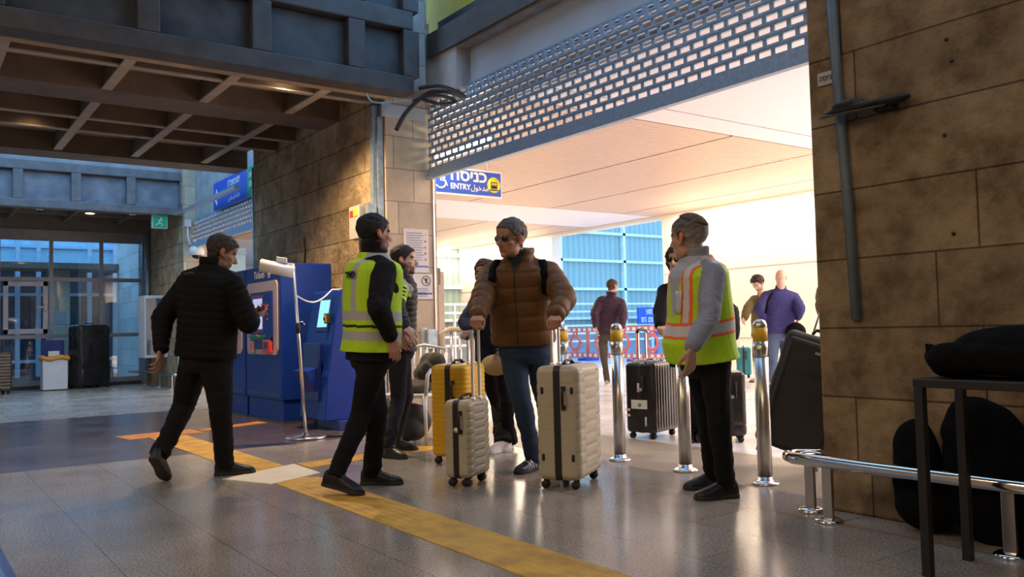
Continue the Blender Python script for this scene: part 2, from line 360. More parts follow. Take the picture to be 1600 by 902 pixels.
# beige slatted ceiling fields and flush white ones
def ceilslat():
    m = mat('ceilslat', (.66, .47, .35), .45, .1, .03); nt = m.node_tree; N = nt.nodes; L = nt.links; b = N['Principled BSDF']
    ge = N.new('ShaderNodeNewGeometry'); wv = N.new('ShaderNodeTexWave'); wv.bands_direction = 'X'; wv.inputs['Scale'].default_value = 2.6
    L.new(ge.outputs['Position'], wv.inputs['Vector']); bp = N.new('ShaderNodeBump'); bp.inputs['Strength'].default_value = .7; bp.inputs['Distance'].default_value = .03
    L.new(wv.outputs[1], bp.inputs['Height']); L.new(bp.outputs[0], b.inputs['Normal']); return m
M['ceilslat'] = ceilslat()
def cfield(n, x0, x1, m, ys=(5.35, 6.9, 8.95, 11.0, 13.0, 13.99), gap=.02):
    q = MB()
    for a, b in zip(ys[:-1], ys[1:]): q.box((x0+gap, a+gap, ZC), (x1-gap, b-gap, ZC+.05))
    struct(n, q, m)
cfield('ceiling_panel_1', -6.77, 3, 'ceilwhite', (5.35, 13.99)); cfield('ceiling_panel_2', -7.29, -6.77, 'ceilwhite', (5.35, 13.99))
cfield('ceiling_panel_3', -13.77, -7.29, 'ceilslat'); cfield('ceiling_panel_4', -16.07, -13.77, 'ceilwhite', (5.35, 13.99)); cfield('ceiling_panel_5', -22.0, -16.07, 'ceilslat'); cfield('ceiling_panel_6', -30, -22, 'ceilwhite', (5.35, 13.99))
# lintel behind the shutter and the daylight-lit panel above it
w = MB(); w.box((XC, 5.0, 3.68), (-2.5, 5.06, 4.07)); struct('wall_above_shutter', w, mat('bluepanel', (.52, .56, .60), .5, 0, .08, 2))
w = MB(); w.box((-12.35, 5.07, 3.62), (3, 5.35, 3.8)); struct('trim_1', w, 'beam')
w = MB(); w.box((XC, 5.06, 3.8), (3, 5.35, 4.6)); struct('wall_above_back', w, 'dmetal')
w = MB(); w.box((-7.62, 4.86, 4.06), (-2.5, 5.0, 4.09)); w.box((-7.64, 4.93, 3.64), (-7.58, 5.0, 4.06)); struct('trim_2', w, 'concrete')
w = MB(); w.box((-8.2, 4.82, 4.09), (-2.5, 5.06, 4.36)); struct('trim_3', w, 'beam')
w = MB(); w.box((-8.33, 4.86, 3.62), (-7.64, 5.02, 4.36)); struct('wall_lintel_panel', w, mat('lintelgrey', (.55, .52, .49), .8, 0, .15, 5))
w = MB(); w.box((-9.2, 5.36, 4.3), (-8.0, 5.6, 6.5)); struct('wall_yellow', w, mat('yellowwall', (.62, .42, .03), .6))
w = MB(); w.box((-7.98, 5.36, 4.3), (-7.2, 5.6, 6.5)); struct('window_upper', w, mat('greenglass', (.25, .45, .42), .2))
# second opening's lintel
w = MB(); w.box((-16.9, 4.66, 3.25), (-12.35, 5.2, 4.6)); struct('wall_left_lintel', w, 'concrete')
w = MB(); w.box((-17.3, -3.2, 4.2), (-17.05, 4.42, 4.75)); struct('wall_canopy_far_top', w, 'concrete')

# near canopy: steel fascia with recessed panels, soffit grid
def fascia(name, X, y0, y1, z0, posts, pw, zs, mf, mp, rec=.12, thick=.24):
    q = MB()
    q.box((X-thick, y0, zs[0][1] if False else z0), (X, y1, zs[0][0]))             # bottom beam
    for k, (a, b) in enumerate(zs):
        top = zs[k+1][0] if k+1 < len(zs) else b+.17
        q.box((X-thick, y0, b), (X, y1, top))
        for p in posts: q.box((X-thick, p, a), (X-.002, p+pw, b))
        q.box((X-thick, y0, a), (X-rec, y1, b), 1)
    return struct(name, q, [mf, mp], .012)
fascia('wall_canopy_near', -7.75, -3.2, 4.40, 3.52, [-2.3, -1.33, -.32, .66-1.0+.82, 1.66, 2.67, 3.65, 4.28], .19, [(3.70, 4.20), (4.40, 5.2)], 'dmetal', 'dpanel')
sf = MB(); sf.box((-13.1, -3.2, 3.78), (-7.99, YT, 3.86)); struct('ceiling_canopy_near', sf, 'soffit')
g = MB()
g.box((-8.10, -3.2, 3.52), (-7.99, YT-.0, 3.56), 1)
for yb in (-2.3, -1.3, -.3, .66, 1.66, 2.62, 3.57): g.box((-12.6, yb, 3.56), (-8.0, yb+.07, 3.78))
for xb in (-8.46, -10.72, -11.4): g.box((xb-.03, -3.2, 3.57), (xb+.03, YT, 3.78))
g.box((-9.85, -3.2, 3.54), (-9.30, YT, 3.78)); g.box((-13.1, -3.2, 3.52), (-12.62, YT, 3.78))
for yb in (-2.3, -1.3, -.3, .66, 1.66, 2.62, 3.57): g.box((-12.62, yb-.015, 3.545), (-9.85, yb+.085, 3.56), 2); g.box((-9.30, yb-.015, 3.545), (-8.1, yb+.085, 3.56), 2)
for xb in (-8.46, -10.72, -11.4): g.box((xb-.04, -3.2, 3.555), (xb+.04, YT, 3.57), 2)
struct('trim_4', g, ['sofbeam', 'soffit', 'flange'])
# far canopy
fascia('wall_canopy_far', -17.0, -3.2, 4.42, 3.36, [-2.2, -1.25, -.3, .63, 1.59, 2.51, 3.44, 4.40], .16, [(3.51, 4.03)], 'fmetal', 'fpanel')
sf = MB(); sf.box((-20, -3.2, 3.62), (-17.24, 4.42, 3.7)); struct('ceiling_canopy_far', sf, 'soffit')
g = MB()
for yb in (-.3, .7, 1.7, 2.7, 3.7): g.box((-19.9, yb, 3.42), (-17.2, yb+.07, 3.62))
g.box((-18.6, -3.2, 3.45), (-18.5, 4.4, 3.62)); g.box((-20, -3.2, 3.3), (-19.4, 4.4, 3.62)); struct('trim_5', g, 'sofbeam')
# unseen roof above the camera, added to keep sky light off the foreground
w = MB(); w.box((-7.2, -7, 5.3), (4, 3.2, 5.5)); struct('ceiling_sky_blocker', w, 'soffit')
w = MB(); w.box((3.5, -7, 0), (4, 5, 5.3)); struct('wall_behind', w, 'stoneR')
w = MB(); w.box((-20, -5.3, 0), (4, -5, 5.3)); struct('wall_front', w, 'soffit')

# far glazed wall
M['frame'] = mat('frame', (.36, .33, .33), .45, .4, .1)
gw = MB()
for yv in (-2.2, -1.25, -.3, .66, 1.62, 2.57, 3.53, 4.40): gw.box((-20.05, yv-.035, .08), (-19.95, yv+.035, 3.22))
for zv, hh in ((.1, .07), (1.08, .04), (2.27, .04), (3.24, .16)): gw.box((-20.045, -3.2, zv-hh), (-19.955, 4.42, zv+hh))
struct('window_1', gw, 'frame')
gl = MB(); gl.box((-20.01, -3.2, .15), (-19.995, 4.40, 3.2)); g1 = struct('window_2', gl, glass('paneglass', (.80, .9, .95), .10)); 
sk = MB(); sk.box((-20.06, -3.2, 0), (-19.94, 4.42, .07)); struct('baseboard_left', sk, 'dmetal')
s = MB()
for a, b in (((-19.94, 1.70, 1.14), (-19.90, 2.50, 1.24)), ((-19.94, 1.70, 2.12), (-19.90, 2.50, 2.22)), ((-19.94, 1.70, 1.14), (-19.90, 1.79, 2.22)), ((-19.94, 2.41, 1.14), (-19.90, 2.50, 2.22))): s.box(a, b)
ws = tag(s.build('window_sash', mat('sash', (.52, .46, .46), .4, .3), None, .006), 'pinkish grey opening window sash with lever handle in the far glazed wall', 'window')
h = MB(); h.box((-19.90, 2.43, 1.6), (-19.87, 2.48, 1.78)); h.box((-19.88, 2.30, 1.67), (-19.86, 2.48, 1.70)); h.build('handle', 'steel', ws, .004)
st = MB(); st.box((-19.96, 4.33, 0), (-19.85, 4.42, 3.35)); st.cyl((-19.5, 4.36, .2), (-19.5, 4.36, 3.36), .05); struct('trim_6', st, 'galv')
# street side beyond the glazed wall
M['cladblue'] = mat('cladblue', (.50, .80, .95), .35, .1, .06)
M['cladframe'] = mat('cladframe', (.55, .75, .92), .4, .1, .05)
M['darkglass'] = mat('darkglass', (.06, .10, .14), .08, 0, .1, spec=.9)
w = MB(); w.box((-24.2, -5, 2.75), (-24, 8, 3.6)); 
bl = empty('street_building', (-24, 1, 0), 0, 'blue clad building with dark glass seen through the far glazed wall', 'building')
def part(name, mb, m, parent, bevel=0.):
    off = np.array(parent.location); mb.v = [tuple(np.array(v)-off) for v in mb.v]; return mb.build(name, m, parent, bevel)
part('cladding', w, 'cladblue', bl)
w = MB(); w.box((-24.2, -5, 0), (-24.05, 8, 2.75)); part('glazing', w, 'darkglass', bl)
w = MB()
for yv in (.2, 1.45, 2.3, 2.75, 3.9, 4.5, 5.4): w.box((-24.06, yv, .1), (-23.9, yv+.1, 3.6))
for zv in (.45, 1.05, 2.1, 2.72, 3.3): w.box((-24.05, -5, zv), (-23.92, 8, zv+.07))
part('window_frame', w, 'cladframe', bl)
w = MB(); w.box((-23.4, 2.9, 0), (-22.9, 3.35, 2.7)); tag(w.build('stone_column', 'stoneE'), 'pale stone column standing outside the far glazed wall', 'column')
w = MB(); w.box((-22.6, 4.35, 0), (-20.3, 5.2, 4)); struct('wall_outside', w, stone('stone_out', (.7, .7, .68), (.6, .6, .58), 1., .366, axis='x', bump=.1, dark=.5))
w = MB(); w.box((-23.6, -5, 2.68), (-22.4, 4.6, 2.82)); tag(w.build('street_canopy', 'sofbeam'), 'dark brown canopy slab outside the far glazed wall', 'canopy')
ln = MB()
M['lampwarm'] = mat('lampwarm', (1, .8, .5), .5, emit=9., ecol=(1, .78, .48))

# bright glass building behind the hall
fb = empty('glass_facade', (-22, 20, 0), 0, 'teal glass office facade with white mullions beyond the red barrier', 'building')
def curt():
    m = mat('curtain_glass', (.17, .42, .50), .25, 0, .15, 2, spec=.8); nt = m.node_tree; N = nt.nodes; L = nt.links; b = N['Principled BSDF']
    ge = N.new('ShaderNodeNewGeometry'); wv = N.new('ShaderNodeTexWave'); wv.bands_direction = 'Y'; wv.inputs['Scale'].default_value = 1.3; wv.inputs['Distortion'].default_value = 1.5
    L.new(ge.outputs['Position'], wv.inputs['Vector']); rp = N.new('ShaderNodeValToRGB'); rp.color_ramp.elements[0].color = (.26, .38, .36, 1); rp.color_ramp.elements[1].color = (.34, .47, .44, 1)
    L.new(wv.outputs[0], rp.inputs[0]); L.new(rp.outputs[0], b.inputs['Base Color']); return m
w = MB(); w.box((-22.3, 12, 0), (-22.1, 30, 7)); part('curtain_wall', w, curt(), fb)
w = MB()
for yv in (15.0, 17.95, 20.85, 23.8, 26.7): w.box((-22.1, yv-.06, 0), (-21.95, yv+.06, 7))
for zv in (1.3, 2.3, 3.28, 4.25, 5.2): w.box((-22.1, 12, zv-.045), (-21.95, 30, zv+.045))
part('mullion', w, mat('mullion', (.85, .9, .93), .4), fb)
w = MB()
for zv in (.55, .8, 1.05, 1.5, 1.75): w.box((-20.9, 12.6, zv-.03), (-20.85, 30, zv+.03))
for yv in np.arange(13, 29, 2.): w.box((-20.92, yv, 0), (-20.84, yv+.05, 1.78))
tag(w.build('street_railing', mat('railwhite', (.8, .85, .88), .4)), 'white horizontal bar railing in front of the teal glass facade', 'railing')
w = MB(); w.box((-21.5, 12.6, 0), (-21.2, 30, .9)); tag(w.build('planter_wall', mat('greywall', (.30, .34, .42), .7)), 'low grey wall behind the red plastic barrier', 'wall')
# ------------------------------------------------------------------ people
M['skin'] = mat('skin', (1, 1, 1), .5, 0, .05, 20, attr='col', spec=.35)
M['cloth'] = mat('cloth', (1, 1, 1), .85, 0, .10, 60, .25, 400, attr='col', spec=.2)
M['nylon'] = mat('nylon', (1, 1, 1), .55, 0, .08, 30, .12, 200, attr='col', spec=.2)
M['vest'] = mat('vest', (1, 1, 1), .6, 0, .05, 40, .1, 300, attr='col', spec=.3)
M['hair'] = mat('hair', (1, 1, 1), .6, 0, .25, 120, .5, 300, attr='col', spec=.3)
M['leather'] = mat('leather', (1, 1, 1), .38, 0, .1, 30, .1, 200, attr='col', spec=.4)
M['sole'] = mat('sole', (.02, .018, .017), .6)
M['solewhite'] = mat('solewhite', (.75, .73, .70), .6)
UPZ = np.array([0, 0, 1.])
def fvec(deg):
    a = math.radians(deg); return -HF*math.cos(a)+HR*math.sin(a)
def solve(par, px, py, L, sign):
    if isinstance(sign, (int, float)): return P(px, py, depth(par)+sign)
    r = ray(px, py); a = r@r; oc = CO-par; b = 2*(r@oc); c = oc@oc-L*L; D = b*b-4*a*c
    if D < 0: return CO+r*(-b/(2*a))
    t = (-b+(math.sqrt(D) if sign == 'f' else -math.sqrt(D)))/(2*a); return CO+r*t

def head_prims(mb, R, c, s, hat=False):
    T = lambda p: c+R@(np.array(p, float)*s)
    def E(p, r, RR=None): mb.ell(T(p), np.array(r)*s, R if RR is None else R@RR, 22, 14)
    def C(p, q, r0, r1): mb.capsule(T(p), T(q), r0*s, r1*s)
    E((0, -.012, .038), (.076, .096, .082)); E((0, .018, -.03), (.063, .074, .078)); E((0, .030, -.070), (.050, .056, .042))
    E((0, .070, -.098), (.022, .020, .018)); E((0, .062, .045), (.055, .030, .042))
    C((-.036, .076, .018), (.036, .076, .018), .012, .012)
    C((0, .088, .004), (0, .110, -.030), .0085, .0125); E((-.010, .098, -.036), (.009, .010, .008)); E((.010, .098, -.036), (.009, .010, .008))
    for q in (-1, 1):
        E((q*.044, .056, -.022), (.022, .022, .018)); E((q*.031, .074, .0), (.014, .012, .011))
        E((q*.046, .018, -.075), (.018, .036, .030))
        a = .35*q; RR = np.array([[math.cos(a), -math.sin(a), 0], [math.sin(a), math.cos(a), 0], [0, 0, 1.]])
        E((q*.079, -.008, -.006), (.0075, .020, .031), RR); E((q*.077, .002, -.030), (.007, .010, .014), RR)
    C((-.019, .084, -.060), (.019, .084, -.060), .0062, .0062); C((-.016, .083, -.070), (.016, .083, -.070), .0075, .0075)

def hand(mb, w, d, pn, th, curl=(.35, .45, .3), s=1., spread=.06, thumb=.6):
    """w wrist, d finger direction, pn palm normal (palm side), th thumb side; curl = bend at the three joints"""
    d = nrm(d); pn = nrm(pn-d*(pn@d)); th = nrm(th-d*(th@d)-pn*(th@pn))
    offs = [.030, .010, -.010, -.029]; lens = [(.044, .027, .021), (.049, .031, .022), (.045, .028, .021), (.036, .021, .018)]; pal = [.088, .092, .088, .080]
    for k in range(4):
        kn = w+(d*pal[k]+th*offs[k])*s; b = w+(d*.012+th*offs[k]*.62)*s
        mb.capsule(b, kn, .0145*s, .0125*s, 10, 3)
        a = spread*(1.5-k); dd = nrm(d*math.cos(a)+th*math.sin(a)); nn = pn; p = kn; ang = 0
        for j in range(3):
            ang += curl[j]*(1+.10*k); v = nrm(dd*math.cos(ang)+nn*math.sin(ang)); q = p+v*lens[k][j]*s
            mb.capsule(p, q, (.0098-.0012*j)*s, (.0088-.0012*j)*s, 10, 3); p = q
    b = w+(d*.022+th*.022)*s; m = w+(d*.050+th*.047+pn*.014)*s; mb.capsule(b, m, .0165*s, .0125*s, 10, 3)
    v = nrm(d*.85+th*(.55-thumb*.6)+pn*(.25+thumb*.5)); q = m+v*.034*s; mb.capsule(m, q, .0112*s, .0098*s, 10, 3)
    v = nrm(d*.8-th*thumb*.3+pn*(.3+thumb*.6)); mb.capsule(q, q+v*.027*s, .0096*s, .0082*s, 10, 3)

def ring(c, lat, fr, a, b, n=28, e=2.4, fo=0.):
    o = []
    for i in range(n):
        t = 2*PI*i/n; cx_, sx_ = math.cos(t), math.sin(t)
        o.append(c+fr*fo+lat*a*math.copysign(abs(cx_)**(2/e), cx_)+fr*b*math.copysign(abs(sx_)**(2/e), sx_))
    return o

def shoe(f, heel, toe, up, parent, off, col, sole='sole', L=.285, wide=1., shaft=None, stripes=None):
    d = nrm(toe-heel); side = nrm(np.cross(d, up)); up = np.cross(side, d)
    def sec(t, w, h, z0):
        c = heel+d*t*L+up*z0; o = []
        for i in range(18):
            a = 2*PI*i/18; x = math.cos(a)*w; z = math.sin(a); z = h*(max(z, 0)**.75) if z > 0 else .012*z
            o.append(c+side*x*wide+up*z-off)
        return o
    mb = MB()
    mb.loft([sec(0, .018, .05, .028), sec(.02, .030, .075, .024), sec(.12, .037, .095, .022), sec(.25, .037, .098, .022), sec(.40, .039, .085, .022), sec(.55, .044, .066, .02),
             sec(.72, .049, .050, .018), sec(.86, .044, .040, .018), sec(.95, .032, .030, .018), sec(1.0, .016, .016, .018)])
    if shaft is not None:
        a, r = shaft; mb.capsule(heel+d*.085+up*.06-off, a-off, .046, r)
    me = remesh(mb, .007, 2); v = vco(me); cols = np.tile(np.array(col, float), (len(v), 1))
    if stripes is not None:
        q = (v+off-heel)@d/L; z = (v+off-heel)@up
        msk = (np.abs(((q*1.0-z*1.5) % .11)-.055) < .016) & (q > .25) & (q < .66) & (z > .03) & (z < .085); cols[msk] = stripes
    paint(me, cols); s_ = link('shoe', me, 'leather', parent)
    sb = MB()
    def s2(t, w):
        c = heel+d*t*L; return [[c+side*w*math.cos(2*PI*i/18)*wide+d*.0*i-off+up*z for i in range(18)] for z in (0,)][0]
    pts = []
    for t, w in ((-.01, .02), (.03, .034), (.12, .04), (.3, .038), (.45, .038), (.6, .046), (.75, .051), (.88, .047), (.96, .034), (1.01, .014)): pts.append((t, w))
    top = [heel+d*t*L+side*w*wide for t, w in pts]+[heel+d*t*L-side*w*wide for t, w in pts[::-1]]
    n = len(top); th = .024 if sole == 'sole' else .032
    sb.add([p-off+up*.001 for p in top]+[p-off+up*th for p in top], [tuple(range(n)), tuple(range(2*n-1, n-1, -1))]+[(i, (i+1) % n, n+(i+1) % n, n+i) for i in range(n)])
    sb.build('sole', sole, s_, .004)

def person(label, pel, neck, head, yaw, hyaw, arms, legs, group=None, hpitch=0, hroll=0, s=1., build=1., skin=(.42, .24, .16), hs=1.,
           top=None, pants=None, shoes=None, hair=None, facial=None, voxel=.006, shw=.185, hipw=.09, belly=0., vest=None, hands=None, name='person', yaws=None):
    pel = P(*pel); neck = P(neck[0], neck[1], neck[2]); hc = P(*head)
    F = fvec(yaw); Fs = fvec(yaws if yaws is not None else yaw); lat = np.cross(UPZ, F)  # person's left
    lats = np.cross(UPZ, Fs); sp = nrm(neck-pel); Ls = np.linalg.norm(neck-pel)
    off = np.array([pel[0], pel[1], 0.])
    latS = nrm(lats-sp*(lats@sp)); latH = nrm(lat-sp*(lat@sp))
    fro = lambda l: nrm(np.cross(l, sp))
    b_ = build; U = .29*s; FA = .26*s; TH = .43*s; SH = .43*s
    J = {'neck': neck, 'pel': pel, 'latv': lats}
    for k, sg in (('L', 1), ('R', -1)):
        J['sh'+k] = neck-sp*.118*s+latS*sg*shw*.93*s*min(b_, 1.12)
        e, w = arms[k]; J['el'+k] = solve(J['sh'+k], e[0], e[1], U, e[2]); J['wr'+k] = solve(J['el'+k], w[0], w[1], FA, w[2])
        J['hip'+k] = pel+latH*sg*hipw*s-sp*.02
        kn, ft = legs[k]; zr = ft[4] if len(ft) > 4 else 0.; d = fvec(ft[3])
        if ft[0] == 'T': T_ = G(ft[1], ft[2]); H = T_-d*math.sqrt((.285*s)**2-zr*zr)+UPZ*zr
        else: H = G(ft[1], ft[2], zr); T_ = H+d*.285*s-UPZ*zr
        d = nrm(T_-H); side = np.cross(d, UPZ); up = nrm(np.cross(side, d))
        if up[2] < 0: up = -up
        J['an'+k] = H+d*.075*s+up*.085*s; J['foot'+k] = (H, H+d*.285*s, up)
        hp, an = J['hip'+k], J['an'+k]; best = None
        for dd in np.arange(depth(hp)-.6, depth(hp)+.6, .01):
            q = P(kn[0], kn[1], dd); e_ = (np.linalg.norm(q-hp)-TH)**2+(np.linalg.norm(q-an)-SH)**2-.004*((q-(hp+an)/2)@F)
            if best is None or e_ < best[0]: best = (e_, q)
        J['kn'+k] = best[1]
    # --- skin body: one continuous surface
    mb = MB(); O = lambda p: p-off
    tr = [(-.14, .10, .085), (-.05, .14, .095), (.10, .135, .09), (.45, .13, .09), (.75, .14, .09), (.90, .12, .08), (1.0, .05, .05)]
    tr = [(t if t < 0 else t*Ls, a*b_*s, b*b_*s) for t, a, b in tr]
    mb.loft([[O(q) for q in ring(pel+sp*t, nrm(latH*(1-max(0, t/Ls))+latS*max(0, t/Ls)), fro(latS), a, b)] for t, a, b in tr])
    Hf = fvec(hyaw); cp, spp = math.cos(math.radians(hpitch)), math.sin(math.radians(hpitch))
    hy = Hf*cp-UPZ*spp; hx = np.cross(Hf, UPZ); hz = np.cross(hx, hy)
    if hroll:
        a = math.radians(hroll); hx, hz = hx*math.cos(a)+hz*math.sin(a), hz*math.cos(a)-hx*math.sin(a)
    HR_ = np.array([hx, hy, hz]).T
    mb.capsule(O(neck-sp*.06), O(hc+HR_@np.array([0, -.022, -.05])*hs*s), .058*s*b_**.5, .054*s*b_**.5)
    head_prims(mb, HR_, O(hc), hs*s)
    for k, sg in (('L', 1), ('R', -1)):
        sh, el, wr = J['sh'+k], J['el'+k], J['wr'+k]
        mb.capsule(O(sh), O(el), .045*s*b_, .037*s); mb.capsule(O(el), O(wr), .038*s, .026*s)
        fa = nrm(wr-el); h = (hands or {}).get(k, {}); hd = h.get('d', None); hd = nrm(hd) if hd is not None else nrm(fa)
        pn = h.get('pn', -lats*sg); th = h.get('th', Fs)
        J['hd'+k] = hd
        hand(mb, O(wr+hd*.005), hd, np.array(pn, float), np.array(th, float), h.get('curl', (.3, .45, .3)), s*h.get('s', 1.), thumb=h.get('thumb', .5))
        hp, kn, an = J['hip'+k], J['kn'+k], J['an'+k]
        mb.capsule(O(hp), O(kn), .070*s*b_, .048*s); mb.capsule(O(kn), O(an), .046*s, .034*s)
        Hh, Tt, up = J['foot'+k]; mb.capsule(O(an), O(Hh+(Tt-Hh)*.7+up*.035), .032*s, .024*s)
    me = remesh(mb, voxel, 2)
    v = vco(me); hl = (v+off-hc)@HR_/(hs*s); x, y, z = hl.T; inh = (np.abs(x) < .1) & (np.abs(y) < .13) & (z > -.13) & (z < .14)
    cols = np.tile(np.array(skin, float), (len(v), 1)); cols *= (1+.06*noise(v, 9.))[:, None]
    lip = inh & (y > .078) & (np.abs(x) < .026) & (z < -.052) & (z > -.078); cols[lip] = np.array(skin)*[.85, .55, .55]
    br = inh & (y > .06) & (np.abs(np.abs(x)-.032) < .019) & (np.abs(z-.021) < .005); 
    hcx = np.array(hair[0]) if hair else np.array((.2, .18, .16)); cols[br] = hcx
    eye = inh & (y > .072) & (np.abs(np.abs(x)-.031) < .012) & (np.abs(z) < .005); cols[eye] = (.5, .48, .45)
    eye = inh & (y > .074) & (np.abs(np.abs(x)-.031) < .005) & (np.abs(z) < .005); cols[eye] = (.03, .02, .015)
    ear = inh & (np.abs(x) > .072) & (y < .02); cols[ear] *= np.array([1.15, .8, .75])
    if facial:
        fc, lo, den = facial
        jl = np.interp(y, [-.03, .02, .05, .08, .12], [.0, -.02, -.045, -.048, -.046])
        m = sst(0, .012, jl-z)*(y > -.02)*(z > -.125)*inh; lipm = (y > .078) & (np.abs(x) < .022) & (z < -.056) & (z > -.074)
        m = m*np.where(lipm, 0, 1)*den; cols = cols*(1-m[:, None])+np.array(fc)*m[:, None]
    paint(me, cols)
    body = link(name, me, 'skin'); body.location = off; tag(body, label, 'person', group)
    nv = vno(me)
    # hair from the head surface
    if hair:
        hc_, hk, thick = hair[:3]; hc2 = hair[3] if len(hair) > 3 else hc_
        line = {'short': ([-.12, -.06, -.03, -.005, .01, .03, .05, .07, .1], [-.07, -.062, -.055, -.03, -.012, .012, .035, .062, .072]),
                'fringe': ([-.12, -.06, -.03, -.005, .01, .03, .05, .07, .1], [-.07, -.062, -.055, -.03, -.012, .012, .03, .05, .055]),
                'bald': ([-.12, -.06, -.03, -.005, .02, .03, .05, .07, .1], [-.06, -.055, -.05, -.03, .0, .2, .2, .2, .2]),
                'long': ([-.12, -.06, -.03, .0, .03, .05, .07, .1], [-.14, -.14, -.14, -.13, -.02, .03, .06, .07])}[hk]
        h = z-np.interp(y, *line)
        if hk == 'bald': h = np.minimum(h, .055-z)
        earm = (np.abs(x) > .079) & (z < .03) & (y > -.035)
        h = np.where(earm & (hk != 'long'), -1, h); h = np.where(inh, h, -1)
        q = np.clip(h/.022, 0, 1)**.6
        nv2 = v+nv*((thick*s*q*(1+.35*noise(v, 22.)))+.0006)[:, None]
        msk = h > -.004; idx = -np.ones(len(v), int); idx[msk] = np.arange(msk.sum())
        fs = [tuple(idx[list(p.vertices)]) for p in me.polygons if all(msk[list(p.vertices)])]
        hm = bpy.data.meshes.new('hair'); hm.from_pydata([tuple(a) for a in nv2[msk]], [], [tuple(int(i) for i in f) for f in fs]); hm.polygons.foreach_set('use_smooth', [True]*len(fs)); hm.update()
        mixv = sst(-.05, .07, z[msk])[:, None] if len(hair) > 3 else 0; ccol = np.array(hc2)*(1-mixv)+np.array(hc_)*mixv if len(hair) > 3 else np.tile(np.array(hc_, float), (msk.sum(), 1))
        ccol = ccol*(1+.25*noise(v[msk], 30.))[:, None]; paint(hm, np.clip(ccol, 0, 1)); link('hair', hm, 'hair', body)
    def tlocal(vv):
        p = vv+off-pel; return p@sp, p@latS, p@fro(latS)
    def fold(me, amp, f=6., st=(1, 1, 1)):
        vv = vco(me); nn = vno(me); setco(me, vv+nn*(amp*noise(vv*np.array(st), f))[:, None])
    # --- trousers
    if pants:
        pc, pr, pk = pants; mb = MB()
        mb.loft([[O(q) for q in ring(pel+sp*t, latH, fro(latH), a*b_*s, b*b_*s, fo=belly*.3)] for t, a, b in ((-.15, .12, .10), (-.10, .165, .125), (0, .172, .128), (.10, .165, .12))])
        for k in 'LR':
            hp, kn, an = J['hip'+k], J['kn'+k], J['an'+k]
            kd = nrm(an-kn)
            mb.capsule(O(hp-sp*.02), O(kn), (.092*pr)*s*b_, .066*pr*s); mb.capsule(O(kn), O(kn*.45+an*.55), .066*pr*s, .058*pr*s)
            mb.cyl(O(kn*.45+an*.55), O(an+kd*(.02 if pk != 'short' else -.03)), .060*pr*s, (.056 if pk != 'flare' else .082)*pr*s, 16)
        pm = remesh(mb, max(voxel, .008), 3)
        fold(pm, .007*s, 2.6, (1, 1, .8)); fold(pm, .003*s, 7., (1, 1, 1.4)); vv = vco(pm); nn = vno(pm)
        for k in 'LR':
            an, kn = J['an'+k], J['kn'+k]; dk = np.linalg.norm(vv+off-an, axis=1); fa = np.exp(-(dk/.20)**2)+.45*np.exp(-(np.linalg.norm(vv+off-kn, axis=1)/.13)**2)
            ax = nrm(kn-an); t = (vv+off-an)@ax; vv = vv+nn*(fa*.006*np.sin(t*70+7*noise(vv, 5.))*(.5+.5*noise(vv, 4.)))[:, None]*s
        vv[:, 2] = np.maximum(vv[:, 2], .004); setco(pm, vv)
        pcl = np.tile(np.array(pc, float), (len(vv), 1))*(1+.10*noise(vv, 2.2))[:, None]; paint(pm, np.clip(pcl, 0, 1)); link('trousers', pm, 'cloth', body)
    # --- jacket / top
    def toprings(g, hem, sh=1., topt=1.0, collar=.05, neckr=.078):
        L = Ls
        R_ = [(-hem, .178+.0*g, .132), (-hem*.4, .180, .132), (.12*L, .176, .13), (.40*L, .176, .13), (.68*L, .190*sh, .135), (.82*L, .190*sh, .128), (.89*L, .160*sh, .112), (.95*L, .100*sh, .09), (1.02*L, neckr, neckr), (1.02*L+collar, neckr*.97, neckr*.97)]
        return [(t, a*b_*s+g if t < .95*L else a*s+g*.6, b*b_*s+g if t < .95*L else b*s+g*.6) for t, a, b in R_]
    def bell(t): return belly*math.exp(-((t-.12*Ls)/(.30*Ls))**2)
    if top:
        g = top.get('g', .015); hem = top.get('hem', .14); mb = MB(); rg = toprings(g, hem, 1., 1., top.get('collar', .05), top.get('neckr', .072))
        fl = top.get('flare', 0.)
        mb.loft([[O(q) for q in ring(pel+sp*t, nrm(latH*(1-min(1, max(0, t/Ls)))+latS*min(1, max(0, t/Ls))), fro(latS), a+(fl*max(0, -t)), b+bell(t)*.6+(fl*max(0, -t)), fo=bell(t)*.5)] for t, a, b in rg])
        sr = top.get('sr', 1.)
        for k in 'LR':
            sh, el, wr = J['sh'+k], J['el'+k], J['wr'+k]
            mb.capsule(O(neck-sp*.035*s+(sh-neck)*.18), O(sh+sp*.012), .052*s*b_+g*.6, .056*s*b_+g*.7)
            mb.capsule(O(sh), O(el), (.060*s*b_+g*.85)*sr, (.052*s*b_+g)*sr); mb.capsule(O(el), O(el*.1+wr*.9), (.052*s*b_+g)*sr, (.036*s+g)*sr)
        jm = remesh(mb, max(voxel, .008), 3); vv = vco(jm); nn = vno(jm)
        # nearest bone parameter
        W_ = vv+off; best = np.full(len(vv), 9.); tt = np.zeros(len(vv))
        for a, b2, r in [(pel-sp*hem, neck+sp*.06, .17*b_*s)]+[(J['sh'+k], J['el'+k], .06*s) for k in 'LR']+[(J['el'+k], J['wr'+k], .05*s) for k in 'LR']:
            ax = nrm(b2-a); L = np.linalg.norm(b2-a); t = (W_-a)@ax; tc_ = np.clip(t, 0, L); dd = np.linalg.norm(W_-a-tc_[:, None]*ax, axis=1)-r
            m = dd < best; best[m] = dd[m]; tt[m] = t[m]
